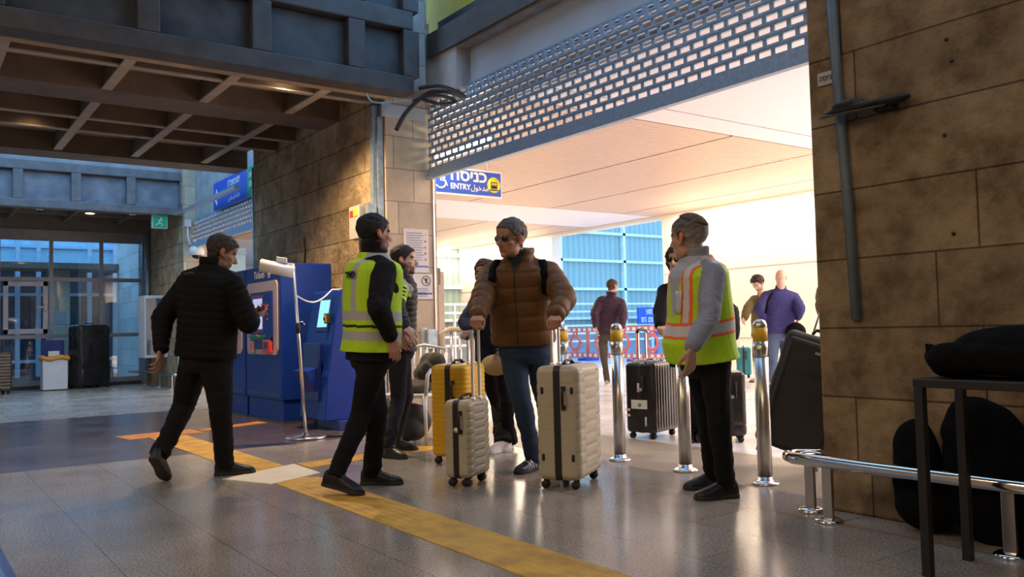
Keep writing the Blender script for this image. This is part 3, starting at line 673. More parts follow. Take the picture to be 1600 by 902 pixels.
        if top.get('quilt'):
            p = top['quilt']; w_ = np.abs(np.sin(PI*(tt+.006*noise(vv, 3.))/p)); disp = top.get('qa', .011)*(w_**.55-.75)
            disp += .004*noise(vv*np.array([1, 1, .6]), 7.)*w_
        else:
            disp = .006*noise(vv, 3.0)+.0035*noise(vv, 8.)
            for k in 'LR':
                fe = np.exp(-(np.linalg.norm(W_-J['el'+k], axis=1)/.12)**2); disp += fe*.005*np.sin(tt*60+6*noise(vv, 5.))*(.5+.5*noise(vv,4.))
        setco(jm, vv+nn*disp[:, None])
        c = np.tile(np.array(top['col'], float), (len(vv), 1))
        if 'paint' in top:
            c = top['paint'](c, W_, J, tlocal(vv), locals())
        c *= (1+.08*noise(vv, 4.))[:, None]
        paint(jm, np.clip(c, 0, 1)); jo = link(top.get('name', 'jacket'), jm, top.get('m', 'nylon'), body)
        if top.get('label'): jo['label'] = top['label']
        J['top'] = jo
    if vest:
        g = vest.get('g', .034); hem = vest.get('hem', .12); mb = MB(); rg = toprings(g, hem, .90, 1., .0, .074)[:-1]
        [mb.capsule(O(neck-sp*.05*s+(J['sh'+k]-neck)*.2), O(neck-sp*.02*s+(J['sh'+k]-neck)*.80), .052*s*b_+g*.75, .048*s*b_+g*.75) for k in 'LR']
        mb.loft([[O(q) for q in ring(pel+sp*t, nrm(latH*(1-min(1, max(0, t/Ls)))+latS*min(1, max(0, t/Ls))), fro(latS), a+vest.get('flare', .1)*max(0, -t), b+bell(t)*.6+vest.get('flare', .1)*max(0, -t), fo=bell(t)*.5)] for t, a, b in rg])
        vm = remesh(mb, max(voxel, .006), 4); fold(vm, .006, 2.6)
        vv = vco(vm); c = np.tile(np.array(vest['col'], float), (len(vv), 1)); c = vest['paint'](c, vv+off, J, tlocal(vv), Ls); paint(vm, c); J['vest'] = link('hi_vis_vest', vm, 'vest', body)
    for k in 'LR':
        Hh, Tt, up = J['foot'+k]
        if shoes:
            sc = dict(shoes); col = sc.pop('col'); sh_ = sc.pop('shaft', None)
            shoe(0, Hh, Tt, up, body, off, col, L=.285*s, shaft=(J['an'+k]+nrm(J['kn'+k]-J['an'+k])*sh_, .055) if sh_ else None, **sc)
    J.update(dict(off=off, body=body, HR=HR_, hc=hc, sp=sp, lat=latS, fr=fro(latS), pel=pel, neck=neck, hs=hs*s, Ls=Ls))
    print('FIG', label[:30], 'Ls %.2f' % Ls, ' '.join('%s %.2f' % (a, np.linalg.norm(J[a+k]-J[b+k])) for k in 'LR' for a, b in (('el', 'sh'), ('wr', 'el'), ('kn', 'hip'), ('an', 'kn'))), 'hd %.2f' % np.linalg.norm(hc-neck), 'feet', np.round(J['footL'][0], 2), np.round(J['footR'][0], 2))
    return J

def glasses(J, mframe='black', mlens='blackgloss', big=1.):
    R, c, s_, off = J['HR'], J['hc'], J['hs'], J['off']; T = lambda p: c+R@(np.array(p, float)*s_)-off; root = J['body']
    f = MB(); l = MB()
    for q in (-1, 1):
        pts = [T((q*.033+.024*big*math.cos(a)*(1.0), .093-.012*abs(q*.033+.024*math.cos(a))/.05, .002+.018*big*math.sin(a))) for a in np.linspace(0, 2*PI, 20)[:-1]]
        f.tube(pts, .0022*s_, 6, closed=True); n = len(pts); ctr = sum(pts)/n
        l.add(pts+[p-R@np.array([0, .003, 0]) for p in pts], [tuple(range(n)), tuple(range(2*n-1, n-1, -1))]+[(i, (i+1) % n, n+(i+1) % n, n+i) for i in range(n)])
        f.tube([T((q*.057, .086, .008)), T((q*.076, .06, .008)), T((q*.083, .0, .006)), T((q*.082, -.012, -.002))], .0026*s_, 6)
    f.tube([T((-.011, .097, .006)), T((0, .101, .009)), T((.011, .097, .006))], .0022*s_, 6)
    g = f.build('glasses', mframe, root); l.build('lens', mlens, g); return g

BLK = (.010, .010, .012)
# 1. man walking away on the left
down = -UPZ
P1 = person('person in a black quilted jacket and black trousers walking away while looking at a phone',
    (322, 548, 6.12), (331, 417, 6.12), (347, 395, 6.14), 155, 118, hpitch=22,
    arms={'L': ((254, 497, 'n'), (251, 548, 'n')), 'R': ((388, 505, 'f'), (394, 494, 'f'))},
    legs={'L': ((287, 635), ('T', 260, 752, 178, .19)), 'R': ((345, 642), ('H', 335, 744, 108))},
    build=1.17, s=1.0, hs=1.06, shw=.195, skin=(.36, .19, .13), facial=((.05, .04, .035), 0, .5), hair=((.035, .028, .024), 'short', .013),
    top=dict(col=(.0045, .0045, .005), m='cloth', quilt=.056, qa=.007, hem=.05, g=.02, collar=.06, name='quilted_jacket'), pants=((.007, .007, .008), 1.18, ''), shoes=dict(col=(.012, .011, .011)),
    hands={'L': dict(curl=(.5, .6, .4), pn=fvec(-100), th=fvec(170)), 'R': dict(curl=(.8, .9, .5), pn=UPZ, th=fvec(90), d=fvec(160)+UPZ*.1)})
ph = MB(); v_, f_ = rbox(.075, .155, .009, .004, 2); ph.add(v_, f_)
po = ph.build('phone', 'blackgloss'); po.location = P(398, 487, depth(P1['wrR'])+.10); po.rotation_euler = (.5, 0, math.atan2(fvec(150)[1], fvec(150)[0])-PI/2)
tag(po, 'dark smartphone held by the person in the black quilted jacket', 'phone')

# 2. hi-vis worker on the left, seen from behind
LIME = (.46, .76, .02); SILV = (.42, .43, .43)
def paint_vest1(c, W_, J, T, L):
    s_, l, q = T
    def band(a, b): return (s_ > a) & (s_ < b)
    c[band(.165, .225)] = SILV; c[band(.035, .095)] = SILV
    c[band(.118, .136)] = (.015, .015, .015)
    v = (np.abs(np.abs(l)-(.095+.00*s_)) < .026) & (s_ > .165) ; c[v] = SILV
    return c
P2 = person('person in a lime hi-vis vest over black clothes beside the blue machines',
    (580, 540, 5.60), (584, 398, 5.62), (585, 366, 5.62), 122, 128,
    arms={'R': ((590, 480, 'n'), (611, 528, 'f')), 'L': ((608, 470, 'f'), (622, 515, 'f'))},
    legs={'R': ((566, 645), ('T', 568, 775, 76, .06)), 'L': ((590, 642), ('T', 630, 757, 86))},
    build=1.10, s=1.0, hs=1.10, skin=(.50, .24, .17), facial=((.05, .035, .03), 0, .75), hair=((.012, .010, .010), 'short', .010),
    top=dict(col=(.008, .008, .009), hem=.10, g=.012, collar=.07, name='black_jacket', m='cloth', sr=1.08), pants=((.006, .006, .007), 1.05, ''), shoes=dict(col=(.010, .009, .009), shaft=.10),
    vest=dict(col=LIME, paint=paint_vest1, g=.036, hem=.04, flare=.15),
    hands={'R': dict(curl=(.35, .5, .3), pn=-fvec(30), th=fvec(120), d=-UPZ+fvec(120)*.25)})

# 3. bearded man behind
def paint_w2(c, W_, J, T, loc):
    a, b = J['shR'], J['elR']; ax = nrm(b-a); t = (W_-a)@ax; r = np.linalg.norm(W_-a-np.clip(t, 0, .3)[:, None]*ax, axis=1); near = (r < .115)
    side = (W_-a)@(-J['latv'] if 'latv' in J else np.array([0, 0, 0.]))
    m = near & (t > -.03) & (t < .22); c[m] = (.46, .75, .03)
    m2 = near & (t > -.03) & (t < .035); c[m2] = (.33, .33, .31)
    m3 = near & (t > .045) & (t < .19) & (((t*1.0+(W_-a)@HR*.7) % .05) < .026); c[m3] = (.015, .012, .012)
    m4 = near & (t <= -.03) & (t > -.09) & (((W_-J['neck'])@HR) < .02) & (((W_-J['neck'])@HR) > -.06); c[m4] = (.65, .06, .04)
    return c
P3 = person('bearded person in a black quilted jacket standing beside the notices on the pillar',
    (624, 535, 7.25), (626, 428, 7.25), (631, 407, 7.25), 96, 88,
    arms={'R': ((620, 480, 'n'), (634, 512, 'n')), 'L': ((638, 480, 'f'), (640, 512, 'f'))},
    legs={'R': ((622, 625), ('T', 635, 718, 52)), 'L': ((634, 620), ('T', 653, 704, 80))},
    build=1.02, s=.98, hs=1.08, skin=(.62, .40, .30), facial=((.06, .04, .03), 0, .8), hair=((.025, .018, .015), 'short', .010),
    top=dict(col=(.022, .022, .026), quilt=.05, hem=.08, g=.014, collar=.05, name='quilted_jacket', paint=paint_w2), pants=((.016, .016, .022), 1.0, ''), shoes=dict(col=(.015, .013, .012), shaft=.08))
# 4. woman half hidden behind the man in brown
P4 = person('person in a navy jacket half hidden behind the man in the brown jacket',
    (772, 552, 7.2), (762, 456, 7.15), (758, 428, 7.1), -25, -30,
    arms={'R': ((727, 505, 'n'), (737, 519, 'n')), 'L': ((795, 500, 'n'), (790, 530, 'n'))},
    legs={'R': ((776, 632), ('T', 762, 710, -40)), 'L': ((792, 628), ('T', 788, 707, -10))},
    build=.92, s=.93, hs=.98, shw=.165, skin=(.5, .3, .22), hair=((.07, .03, .018), 'long', .022),
    top=dict(col=(.016, .022, .045), hem=.06, g=.016, name='navy_jacket', m='cloth'), pants=((.008, .008, .009), 1.05, 'flare'), shoes=dict(col=(.62, .58, .54), sole='solewhite'),
    hands={'R': dict(curl=(1.1, 1.2, .7), pn=-UPZ, th=-HR, d=fvec(-10)*.7-HR*.2)})
# 5. the man in the brown puffer jacket
def paint_p5(c, W_, J, T, loc):
    s_, l, q = T; L = loc['Ls']; v = (q > .0) & (s_ > .86*L) & (np.abs(l) < .012+(s_-.86*L)*.42) & (s_ < 1.3*L); c[v] = (.030, .040, .034)
    z = (q > .0) & (np.abs(l) < .006) & (s_ < .88*L); c[z] = (.05, .03, .015)
    return c
P5 = person('person in a brown puffer jacket, jeans and sunglasses pushing two cream suitcases',
    (818, 532, 6.05), (811, 404, 5.98), (798, 373, 5.88), -14, -44, hpitch=6, hroll=3,
    arms={'R': ((754, 466, 'n'), (746, 494, 'n')), 'L': ((882, 466, 'n'), (868, 494, 'n'))},
    legs={'R': ((816, 630), ('T', 806, 742, -38)), 'L': ((850, 628), ('T', 848, 728, -25))},
    build=1.14, s=1.02, hs=1.10, shw=.20, skin=(.40, .20, .125), hair=((.10, .085, .08), 'short', .013, (.24, .22, .20)),
    top=dict(col=(.125, .056, .017), quilt=.105, qa=.013, hem=.02, g=.024, collar=.055, neckr=.095, name='puffer_jacket', sr=1.0, paint=paint_p5, label='brown puffer jacket'), pants=((.028, .050, .095), 1.0, ''), shoes=dict(col=(.016, .018, .028), sole='sole', stripes=(.5, .5, .5)),
    hands={'R': dict(curl=(1.15, 1.2, .8), pn=-UPZ, th=HR, d=fvec(-5)-UPZ*.35, thumb=.9), 'L': dict(curl=(1.15, 1.2, .8), pn=-UPZ, th=-HR, d=fvec(-5)-UPZ*.35, thumb=.9)})
glasses(P5, mat('tortoise', (.18, .08, .03), .3), 'blackgloss', 1.08)
# 6. man in the purple quilted jacket
P6 = person('person in a dark purple quilted jacket walking away towards the red barrier',
    (950, 518, 14.2), (955, 462, 14.2), (957, 448, 14.2), 168, 128,
    arms={'L': ((929, 489, 'n'), (931, 511, 'n')), 'R': ((974, 490, 'n'), (972, 512, 'n'))},
    legs={'L': ((944, 560), ('H', 948, 604, 168)), 'R': ((962, 558), ('H', 962, 600, 160))},
    build=1.03, s=1.0, skin=(.55, .33, .25), hair=((.07, .045, .03), 'short', .009), voxel=.011,
    top=dict(col=(.050, .028, .055), quilt=.075, qa=.014, hem=.06, g=.02, name='quilted_jacket'), pants=((.075, .065, .055), .95, ''), shoes=dict(col=(.45, .38, .30), sole='solewhite'))
# 7. hi-vis worker on the right
ORG = (.95, .17, .04); VS = (.62, .63, .64)
def paint_vest2(c, W_, J, T, L):
    s_, l, q = T
    def cross(d, w1, w2):
        c[np.abs(d) < w1] = ORG; c[np.abs(d) < w2] = VS
    up = s_ > .12
    for sg in (-1, 1):
        m = (np.abs(l-sg*(.115-.01*s_/.5)) < .036) & up; c[m] = ORG; m = (np.abs(l-sg*(.115-.01*s_/.5)) < .018) & up; c[m] = VS
    m = (s_ > .095) & (s_ < .185); c[m] = ORG; m = (s_ > .112) & (s_ < .168); c[m] = VS
    sh = (q > .02) & (s_ > .2) & (np.abs(l) < (s_-.2)*.28); c[sh] = (.42, .45, .48)
    return c
P7 = person('person in a lime and orange hi-vis vest, grey shirt and skullcap',
    (1103, 546, 4.98), (1088, 402, 4.95), (1076, 372, 4.95), -72, -138,
    arms={'L': ((1107, 494, 'n'), (1081, 545, 'n')), 'R': ((1075, 480, 'f'), (1060, 520, 'f'))},
    legs={'L': ((1124, 658), ('T', 1086, 782, -78)), 'R': ((1104, 652), ('T', 1069, 766, -78))},
    build=1.02, s=.95, hs=1.16, skin=(.50, .28, .19), hair=((.13, .11, .09), 'short', .009, (.36, .32, .27)), belly=.085,
    top=dict(col=(.27, .29, .33), hem=.06, g=.010, collar=.045, name='grey_shirt', m='cloth', sr=1.1), pants=((.007, .007, .008), 1.05, ''), shoes=dict(col=(.010, .009, .009)),
    vest=dict(col=(.50, .80, .02), paint=paint_vest2, g=.030, hem=.055, flare=.25),
    hands={'L': dict(curl=(.35, .45, .3), pn=fvec(-150), th=fvec(-80), d=-UPZ+fvec(-70)*.1)})
# 8. woman in the black coat behind him
P8 = person('person with curly hair, sunglasses and a black coat half hidden behind the skullcap man',
    (1082, 545, 7.5), (1068, 436, 7.45), (1058, 407, 7.4), -22, -35,
    arms={'R': ((1036, 486, 'n'), (1033, 510, 'n')), 'L': ((1140, 488, 'n'), (1146, 528, 'n'))},
    legs={'R': ((1076, 620), ('T', 1074, 694, -20)), 'L': ((1090, 620), ('T', 1094, 693, -10))},
    build=1.05, s=.93, hs=1.0, skin=(.60, .38, .28), hair=((.09, .04, .022), 'long', .030),
    top=dict(col=(.009, .009, .010), hem=.14, g=.02, flare=.2, name='black_coat', m='cloth', sr=1.15), pants=((.008, .008, .009), 1., ''), shoes=dict(col=(.012, .011, .011)),
    hands={'R': dict(curl=(1.1, 1.2, .7), pn=-UPZ, th=HR, d=fvec(-10)-UPZ*.3)})
glasses(P8, 'black', 'blackgloss', 1.15)
# 9, 10. two people at the far right of the hall
P9 = person('person in an olive jacket bending over the handle of the teal suitcase',
    (1192, 520, 14.4), (1192, 462, 14.2), (1184, 443, 14.0), -60, -50, hpitch=35,
    arms={'R': ((1168, 482, 'n'), (1163, 498, 'n')), 'L': ((1200, 492, 'n'), (1190, 505, 'n'))},
    legs={'R': ((1182, 558), ('T', 1172, 598, -60)), 'L': ((1194, 558), ('T', 1188, 598, -60))},
    build=1.0, s=1.03, skin=(.60, .38, .28), facial=((.12, .07, .05), 0, .6), hair=((.03, .02, .016), 'short', .025), voxel=.011,
    top=dict(col=(.14, .105, .045), hem=.08, g=.02, name='olive_jacket', m='cloth', sr=1.1), pants=((.05, .05, .055), 1., ''), shoes=dict(col=(.36, .20, .08)))
P10 = person('bald person in a blue fleece and jeans at the far side of the hall',
    (1217, 516, 13.3), (1220, 452, 13.3), (1220, 434, 13.25), 172, 178,
    arms={'L': ((1186, 482, 'n'), (1193, 502, 'f')), 'R': ((1250, 482, 'n'), (1247, 498, 'f'))},
    legs={'L': ((1208, 562), ('H', 1205, 605, 168)), 'R': ((1228, 560), ('H', 1228, 603, 168))},
    build=1.18, s=1.06, skin=(.62, .38, .28), voxel=.011,
    top=dict(col=(.035, .032, .12), hem=.05, g=.012, name='blue_fleece', m='cloth', sr=1.1), pants=((.07, .10, .17), 1.05, ''), shoes=dict(col=(.42, .28, .18)))
P11 = person('person in a tan coat almost hidden behind the right stone wall',
    (1326, 545, 7.4), (1326, 438, 7.4), (1328, 408, 7.4), -30, -30,
    arms={'R': ((1292, 478, 'n'), (1300, 520, 'n')), 'L': ((1352, 480, 'n'), (1350, 520, 'n'))},
    legs={'R': ((1319, 620), ('T', 1319, 700, -30)), 'L': ((1335, 620), ('T', 1336, 700, -20))},
    build=1.05, s=.98, hair=((.1, .06, .04), 'short', .01), voxel=.012,
    top=dict(col=(.22, .145, .08), hem=.10, g=.02, flare=.1, name='tan_coat', m='cloth', sr=1.25), pants=((.02, .02, .02), 1., ''), shoes=dict(col=(.02, .02, .02)))
# skullcap for the worker
def cap(J, z0, thick, col, m='cloth', name='skullcap', tilt=0.0):
    R, c, s_, off = J['HR'], J['hc'], J['hs'], J['off']; mb = MB(); rings = []
    for i in range(7):
        t = math.radians(38+52*i/6); q0 = [(.088*math.cos(t)*math.cos(a), .110*math.cos(t)*math.sin(a), .096*math.sin(t)) for a in np.linspace(0, 2*PI, 25)[:-1]]; ct, st = math.cos(.38), math.sin(.38); rings.append([c-off+R@(np.array([p[0], -.014+p[1]*ct-p[2]*st, .036+p[1]*st+p[2]*ct])*s_) for p in q0]); continue
        rings.append([c-off+R@(np.array([.086*math.cos(t)*math.cos(a), -.03+.106*math.cos(t)*math.sin(a), .030+.098*math.sin(t)])*s_) for a in np.linspace(0, 2*PI, 25)[:-1]])
    rings[-1] = [sum(rings[-1])/24*.98+p*.02 for p in rings[-1]]
    mb.loft(rings); o = mb.build(name, mat('skullcap', col, .9, 0, .15, 80, .3, 400), J['body']); return o
k_ = cap(P7, .07, .006, (.12, .07, .04)); k_['label'] = 'brown skullcap'
# ------------------------------------------------------------------ luggage
def suitcase(name, label, base, phi, w, d, h, shell, ridge='h', zipm='black', wheel=.055, handle=0., hoff=0., group=None, rr=.05, tilt=0., locks=True, hardware='black', grip='black', tubesp=.14, pitch=.06, trim=None):
    """local x = thickness d (zip plane at x=0), local y = width w, -y = narrow side with the side handle"""
    R0 = np.array([HR, np.cross(UPZ, HR), UPZ]).T @ rotz(math.radians(phi))
    root = empty(name, base, label=label, cat='suitcase', group=group, R=R0 @ np.array([[math.cos(tilt), 0, math.sin(tilt)], [0, 1, 0], [-math.sin(tilt), 0, math.cos(tilt)]]) if tilt else R0)
    z0 = wheel; hh = h-z0
    v, f = rbox(d, w, hh, rr, 6); v[:, 2] += z0+hh/2
    bm = bmesh.new(); vs = [bm.verts.new(q) for q in v]; [bm.faces.new([vs[i] for i in q]) for q in f]
    bmesh.ops.triangulate(bm, faces=bm.faces)
    for _ in range(10):
        es = [e for e in bm.edges if e.calc_length() > (.010 if ridge == 'wave' else .016)]
        if not es: break
        bmesh.ops.subdivide_edges(bm, edges=es, cuts=1); bmesh.ops.triangulate(bm, faces=[q for q in bm.faces if len(q.verts) > 3])
        if len(bm.verts) > 60000: break
    me = bpy.data.meshes.new('shell'); bm.normal_update(); bm.to_mesh(me); bm.free()
    a = vco(me).copy(); n = vno(me).copy(); x, y, z = a.T; zn = (z-z0)/hh
    wl = np.minimum(1, np.minimum(zn, 1-zn)/.10); wl = np.clip(wl, 0, 1)
    away = np.clip((np.abs(x)-.018)/.02, 0, 1)
    if ridge == 'fine': dsp = .0022*np.sin(2*PI*z/.013)
    elif ridge == 'h': dsp = -.006*np.exp(-(((z % pitch)-pitch/2)/.008)**2)
    elif ridge == 'wave':                                  # moulded chevron ridges on the broad faces
        ph_ = (z+.035*np.clip(np.abs(y)/(w*.32)-.4, 0, 1)*np.sign(-y)) % pitch; zz_ = z+.030*np.clip((np.abs(y)-w*.22)/.03, 0, 1)*np.sign(-y); g1 = -.0055*np.exp(-((zz_ % (pitch*.7)-pitch*.35)/.006)**2); g2 = -.003*np.exp(-((z % (pitch*1.4)-pitch*.7)/.005)**2); dsp = np.where(np.abs(n[:, 0]) > .5, g1, g2)
    elif ridge == 'v': dsp = np.where(np.abs(n[:, 0]) > .4, -.008*np.exp(-(((y+.5) % .05-.025)/.008)**2), 0)
    elif ridge == 'soft': dsp = .006*noise(a, 3.)
    else: dsp = 0*z
    a += n*(dsp*wl*away)[:, None]; setco(me, a); me.polygons.foreach_set('use_smooth', [True]*len(me.polygons))
    if ridge == 'fine': me.polygons.foreach_set('use_smooth', [True]*len(me.polygons))
    link('shell', me, shell, root)
    # zip band around the middle
    mb = MB(); zb = .020 if d < .28 else .022
    prof = [(y_, z_) for y_, z_ in [(math.copysign(1, math.cos(t))*min(1, abs(math.cos(t))*1.42)**1.0, math.copysign(1, math.sin(t))*min(1, abs(math.sin(t))*1.42)) for t in np.linspace(0, 2*PI, 65)[:-1]]]
    outer = []
    for sx, sz in prof:
        ww, hz = w/2-rr, hh/2-rr; py, pz = sx*w/2, sz*hh/2
        dx, dz = max(0, abs(py)-ww), max(0, abs(pz)-hz); q = math.hypot(dx, dz)
        if dx > 0 and dz > 0 and q > 1e-6: py = math.copysign(ww+dx/q*rr, py); pz = math.copysign(hz+dz/q*rr, pz)
        outer.append((py, pz))
    def loop(k, xo): return [np.array([xo, p*(1+k/(w/2)), q*(1+k/(hh/2))+z0+hh/2]) for p, q in outer]
    mb.loft([loop(-.006, -zb), loop(.003, -zb), loop(.003, zb), loop(-.006, zb)], closed=True, smooth=False); mb.build('zip_band', zipm, root)
    # wheels
    for sx in (-1, 1):
        for sy in (-1, 1):
            k = MB(); c = np.array([sx*(d/2-.045), sy*(w/2-.055), 0]); k.cyl(c+[0, 0, z0+.012], c+[0, 0, z0*.55], .024, .016, 14); k.box(c+[-.020, -.008, z0*.35], c+[.016, .008, z0*.8])
            q = k.build('castor', hardware, root, 0); t = MB()
            for o in (-.013, .013): t.cyl(c+[-.006, o-.006, z0*.46], c+[-.006, o+.006, z0*.46], z0*.46, n=18)
            t.build('wheel', 'rubber', q)
    # side handle, top handle
    def hd(cn, ax, L, up):
        k = MB(); ax = np.array(ax, float); up = np.array(up, float); cn = np.array(cn, float)
        k.tube([cn-ax*L/2, cn-ax*L*.46+up*.018, cn-ax*L*.3+up*.026, cn+ax*L*.3+up*.026, cn+ax*L*.46+up*.018, cn+ax*L/2], [.008, .009, .010, .010, .009, .008], 10); k.cbox(cn-ax*L/2, (.028, .028, .028)); k.cbox(cn+ax*L/2, (.028, .028, .028)); return k
    hd((.045 if d > .22 else .035, -w/2, z0+hh*.72), (0, 0, 1), .12, (0, -1, 0)).build('side_handle', hardware, root, .003)
    hd((.0, 0, h), (0, 1, 0), .17, (0, 0, 1)).build('top_handle', hardware, root, .003)
    if trim:
        k = MB()
        for zz in trim:
            for xx in (-d*.34, d*.34):
                v_, f_ = rbox(.020, .012, .045, .0055, 2); k = MB(); k.add(v_+np.array([xx, -w/2, zz]), f_); k.build('foot_stud', 'black', root)
        pass
    if locks:
        k = MB(); k.cbox((.012, -w/2-.004, z0+hh*.62), (.040, .012, .03)); k.cyl((-.02, -w/2-.008, z0+hh*.62), (.03, -w/2-.008, z0+hh*.62), .006); k.build('lock', 'steel', root, .003)
    if handle:
        k = MB(); xh = -d*.30+hoff
        for sy in (-1, 1):
            k.box((xh-.008, sy*tubesp/2-.011, h-.01), (xh+.008, sy*tubesp/2+.011, handle-.02)); k.box((xh-.014, sy*tubesp/2-.017, h-.012), (xh+.014, sy*tubesp/2+.017, h+.012))
        q = k.build('trolley_handle', 'alu', root, .004)
        t = MB(); t.tube([(xh, -tubesp/2-.015, handle-.03), (xh, -tubesp/2, handle-.008), (xh, 0, handle), (xh, tubesp/2, handle-.008), (xh, tubesp/2+.015, handle-.03)], .0145, 12); t.build('grip', grip, q)
    return root
M['cream'] = mat('cream', (.46, .405, .29), .38, 0, .05, 3)
M['yellowcase'] = mat('yellowcase', (.68, .38, .008), .36, 0, .05, 3)
M['blackshell'] = mat('blackshell', (.022, .020, .020), .22, 0, .3, 6)
M['tealcase'] = mat('tealcase', (.012, .16, .20), .6, 0, .1, 8)
M['charcoal'] = mat('charcoal', (.032, .029, .027), .8, 0, .12, 40, .3, 300)
def gd(px, py): return G(px, py)
# big cream case: near lower edge of the narrow side runs from px 848 to 905
suitcase('suitcase', 'large cream hard-shell suitcase pushed by the man in the brown jacket', G(893, 755), -22, .50, .29, .775, 'cream', 'wave', handle=1.06, rr=.045, trim=(.20, .62), locks=False, pitch=.105)
suitcase('suitcase', 'small cream hard-shell cabin suitcase in front of the yellow one', G(732, 755), -24, .33, .19, .56, 'cream', 'wave', handle=1.05, rr=.04, pitch=.07, tubesp=.10, hoff=.13)
suitcase('suitcase', 'large yellow finely ribbed suitcase behind the small cream cabin case', G(719, 720), -20, .42, .30, .755, 'yellowcase', 'fine', handle=.97, rr=.045, locks=False, hoff=.20, tubesp=.11)
suitcase('suitcase', 'glossy black suitcase with travel stickers standing behind the bollards left of the skullcap man', G(1021, 682), -38, .46, .30, .68, 'blackshell', 'v', handle=.98, rr=.035)
suitcase('suitcase', 'glossy black suitcase standing right behind the legs of the skullcap man', G(1141, 688), -10, .40, .26, .60, 'blackshell', 'h', rr=.04, pitch=.3)
suitcase('suitcase', 'teal fabric suitcase by the white hall wall', G(1163, 590), -15, .40, .26, .56, 'tealcase', 'soft', handle=1.0, rr=.03, locks=False)
suitcase('suitcase', 'tall black wrapped suitcase leaning at the far glazed wall', (-19.3, 3.18, 0), -30, .72, .42, 1.30, 'blackshell', 'soft', rr=.09, locks=False)
suitcase('suitcase', 'black suitcase cut by the left edge of the picture', G(-8, 617), -35, .5, .3, .80, 'blackshell', 'h', rr=.04, locks=False)
# paper tag and stickers on the black case
bc = [o for o in bpy.data.objects if o.get('label', '').startswith('glossy black suitcase with travel')][0]
k = MB(); k.box((-.085, -.236, .27), (.075, -.232, .35)); k.box((-.02, -.236, .42), (0, -.232, .50)); k.box((.05, -.236, .12), (.065, -.232, .20)); k.box((-.14, -.236, .20), (-.10, -.232, .22)); k.box((-.14, -.236, .25), (-.10, -.232, .27)); k.build('sticker', 'white', bc)
k = MB(); k.cyl((.0, -.235, .305), (.0, -.2375, .305), .018); k.build('green_dot', mat('dotgreen', (.05, .5, .15)), bc)
k = MB()
for i in range(16):
    a = RNG.uniform(-.12, .12); b = RNG.uniform(-.2, .1); k.tube([(a, b, .69), (a+RNG.uniform(-.03, .03), b+RNG.uniform(-.05, .05), .71), (a+RNG.uniform(-.06, .06), b+RNG.uniform(-.08, .08), .695), (a+RNG.uniform(-.08, .08), b-.04, .67)], .006, 6)
k.build('ribbon', 'white', bc)

# tilted soft suitcase
def soft_case(base, R, w, d, h):
    root = empty('suitcase', base, label='large tilted dark grey soft suitcase beside the right stone wall', cat='suitcase', R=R)
    v, f = rbox(d, w, h-.06, .05, 5); mb = MB(); mb.add(v+np.array([0, 0, .06+(h-.06)/2]), f, smooth=True); me = remesh(mb, .014, 1); a = vco(me); n = vno(me); setco(me, a+n*(.006*noise(a, 3.))[:, None]); link('body', me, 'charcoal', root)
    mb = MB(); v, f = rbox(w*.86, .05, h*.84, .022, 4); v = v[:, [1, 0, 2]]; mb.add(v+np.array([d/2+.012, 0, h*.53]), f, smooth=True); pk = mb.build('front_pocket', 'charcoal', root)
    k = MB(); xx = d/2+.038
    k.tube([(xx, y, z) for y, z in [(-w*.36, h*.18), (-w*.38, h*.86), (-w*.30, h*.92), (w*.30, h*.92), (w*.38, h*.86), (w*.36, h*.18)]], .004, 6); k.box((xx-.004, -w*.24, h*.70), (xx+.002, w*.30, h*.712)); k.box((xx-.004, -w*.18, h*.785), (xx+.002, w*.28, h*.79)); k.build('zip', 'black', pk)
    k = MB(); k.box((xx-.002, -.03, h*.865), (xx+.003, .035, h*.885)); k.box((xx-.002, w*.27, h*.68), (xx+.004, w*.29, h*.72)); k.build('badge', 'steel', pk)
    k = MB(); k.box((d*.1, -w/2-.006, h*.28), (d*.17, -w/2-.001, h*.36)); k.build('label_tag', 'white', root)
    for sy in (-1, 1):
        for sx in (-1, 1):
            c = np.array([sx*(d/2-.05), sy*(w/2-.06), 0]); k = MB(); k.cyl(c+[0, 0, .075], c+[0, 0, .04], .03, .02); k.box(c+[-.02, -.01, .02], c+[.02, .01, .06]); q = k.build('castor', 'black', root)
            t = MB(); [t.cyl(c+[0, o-.007, .03], c+[0, o+.007, .03], .03, n=18) for o in (-.014, .014)]; t.build('wheel', 'steel', q)
    k = MB(); k.tube([(-.02, -.09, h), (-.02, -.07, h+.035), (-.02, .07, h+.035), (-.02, .09, h)], .012); k.build('top_handle', 'black', root)
    for sy in (-1, 1): pass
    k = MB()
    for sy in (-1, 1): k.cyl((-d/2+.03, sy*.09, h-.02), (-d/2+.03, sy*.09, h+.32), .008)
    q = k.build('trolley_handle', 'alu', root); k = MB(); k.tube([(-d/2+.03, -.11, h+.31), (-d/2+.03, -.09, h+.33), (-d/2+.03, .09, h+.33), (-d/2+.03, .11, h+.31)], .014); k.build('grip', 'black', q)
    return root
# resting on its right wheels, left wheels lifted
tl = math.radians(19); c20, s20 = math.cos(.38), math.sin(.38)
xax = nrm(-HF*c20-HR*s20); y0 = np.cross(UPZ, xax); zax = nrm(UPZ*math.cos(tl)+y0*math.sin(tl)); yax = np.cross(zax, xax)
w_ = .50; soft_case(G(1275, 733)-yax*(w_/2-.05), np.array([xax, yax, zax]).T, w_, .28, .88)
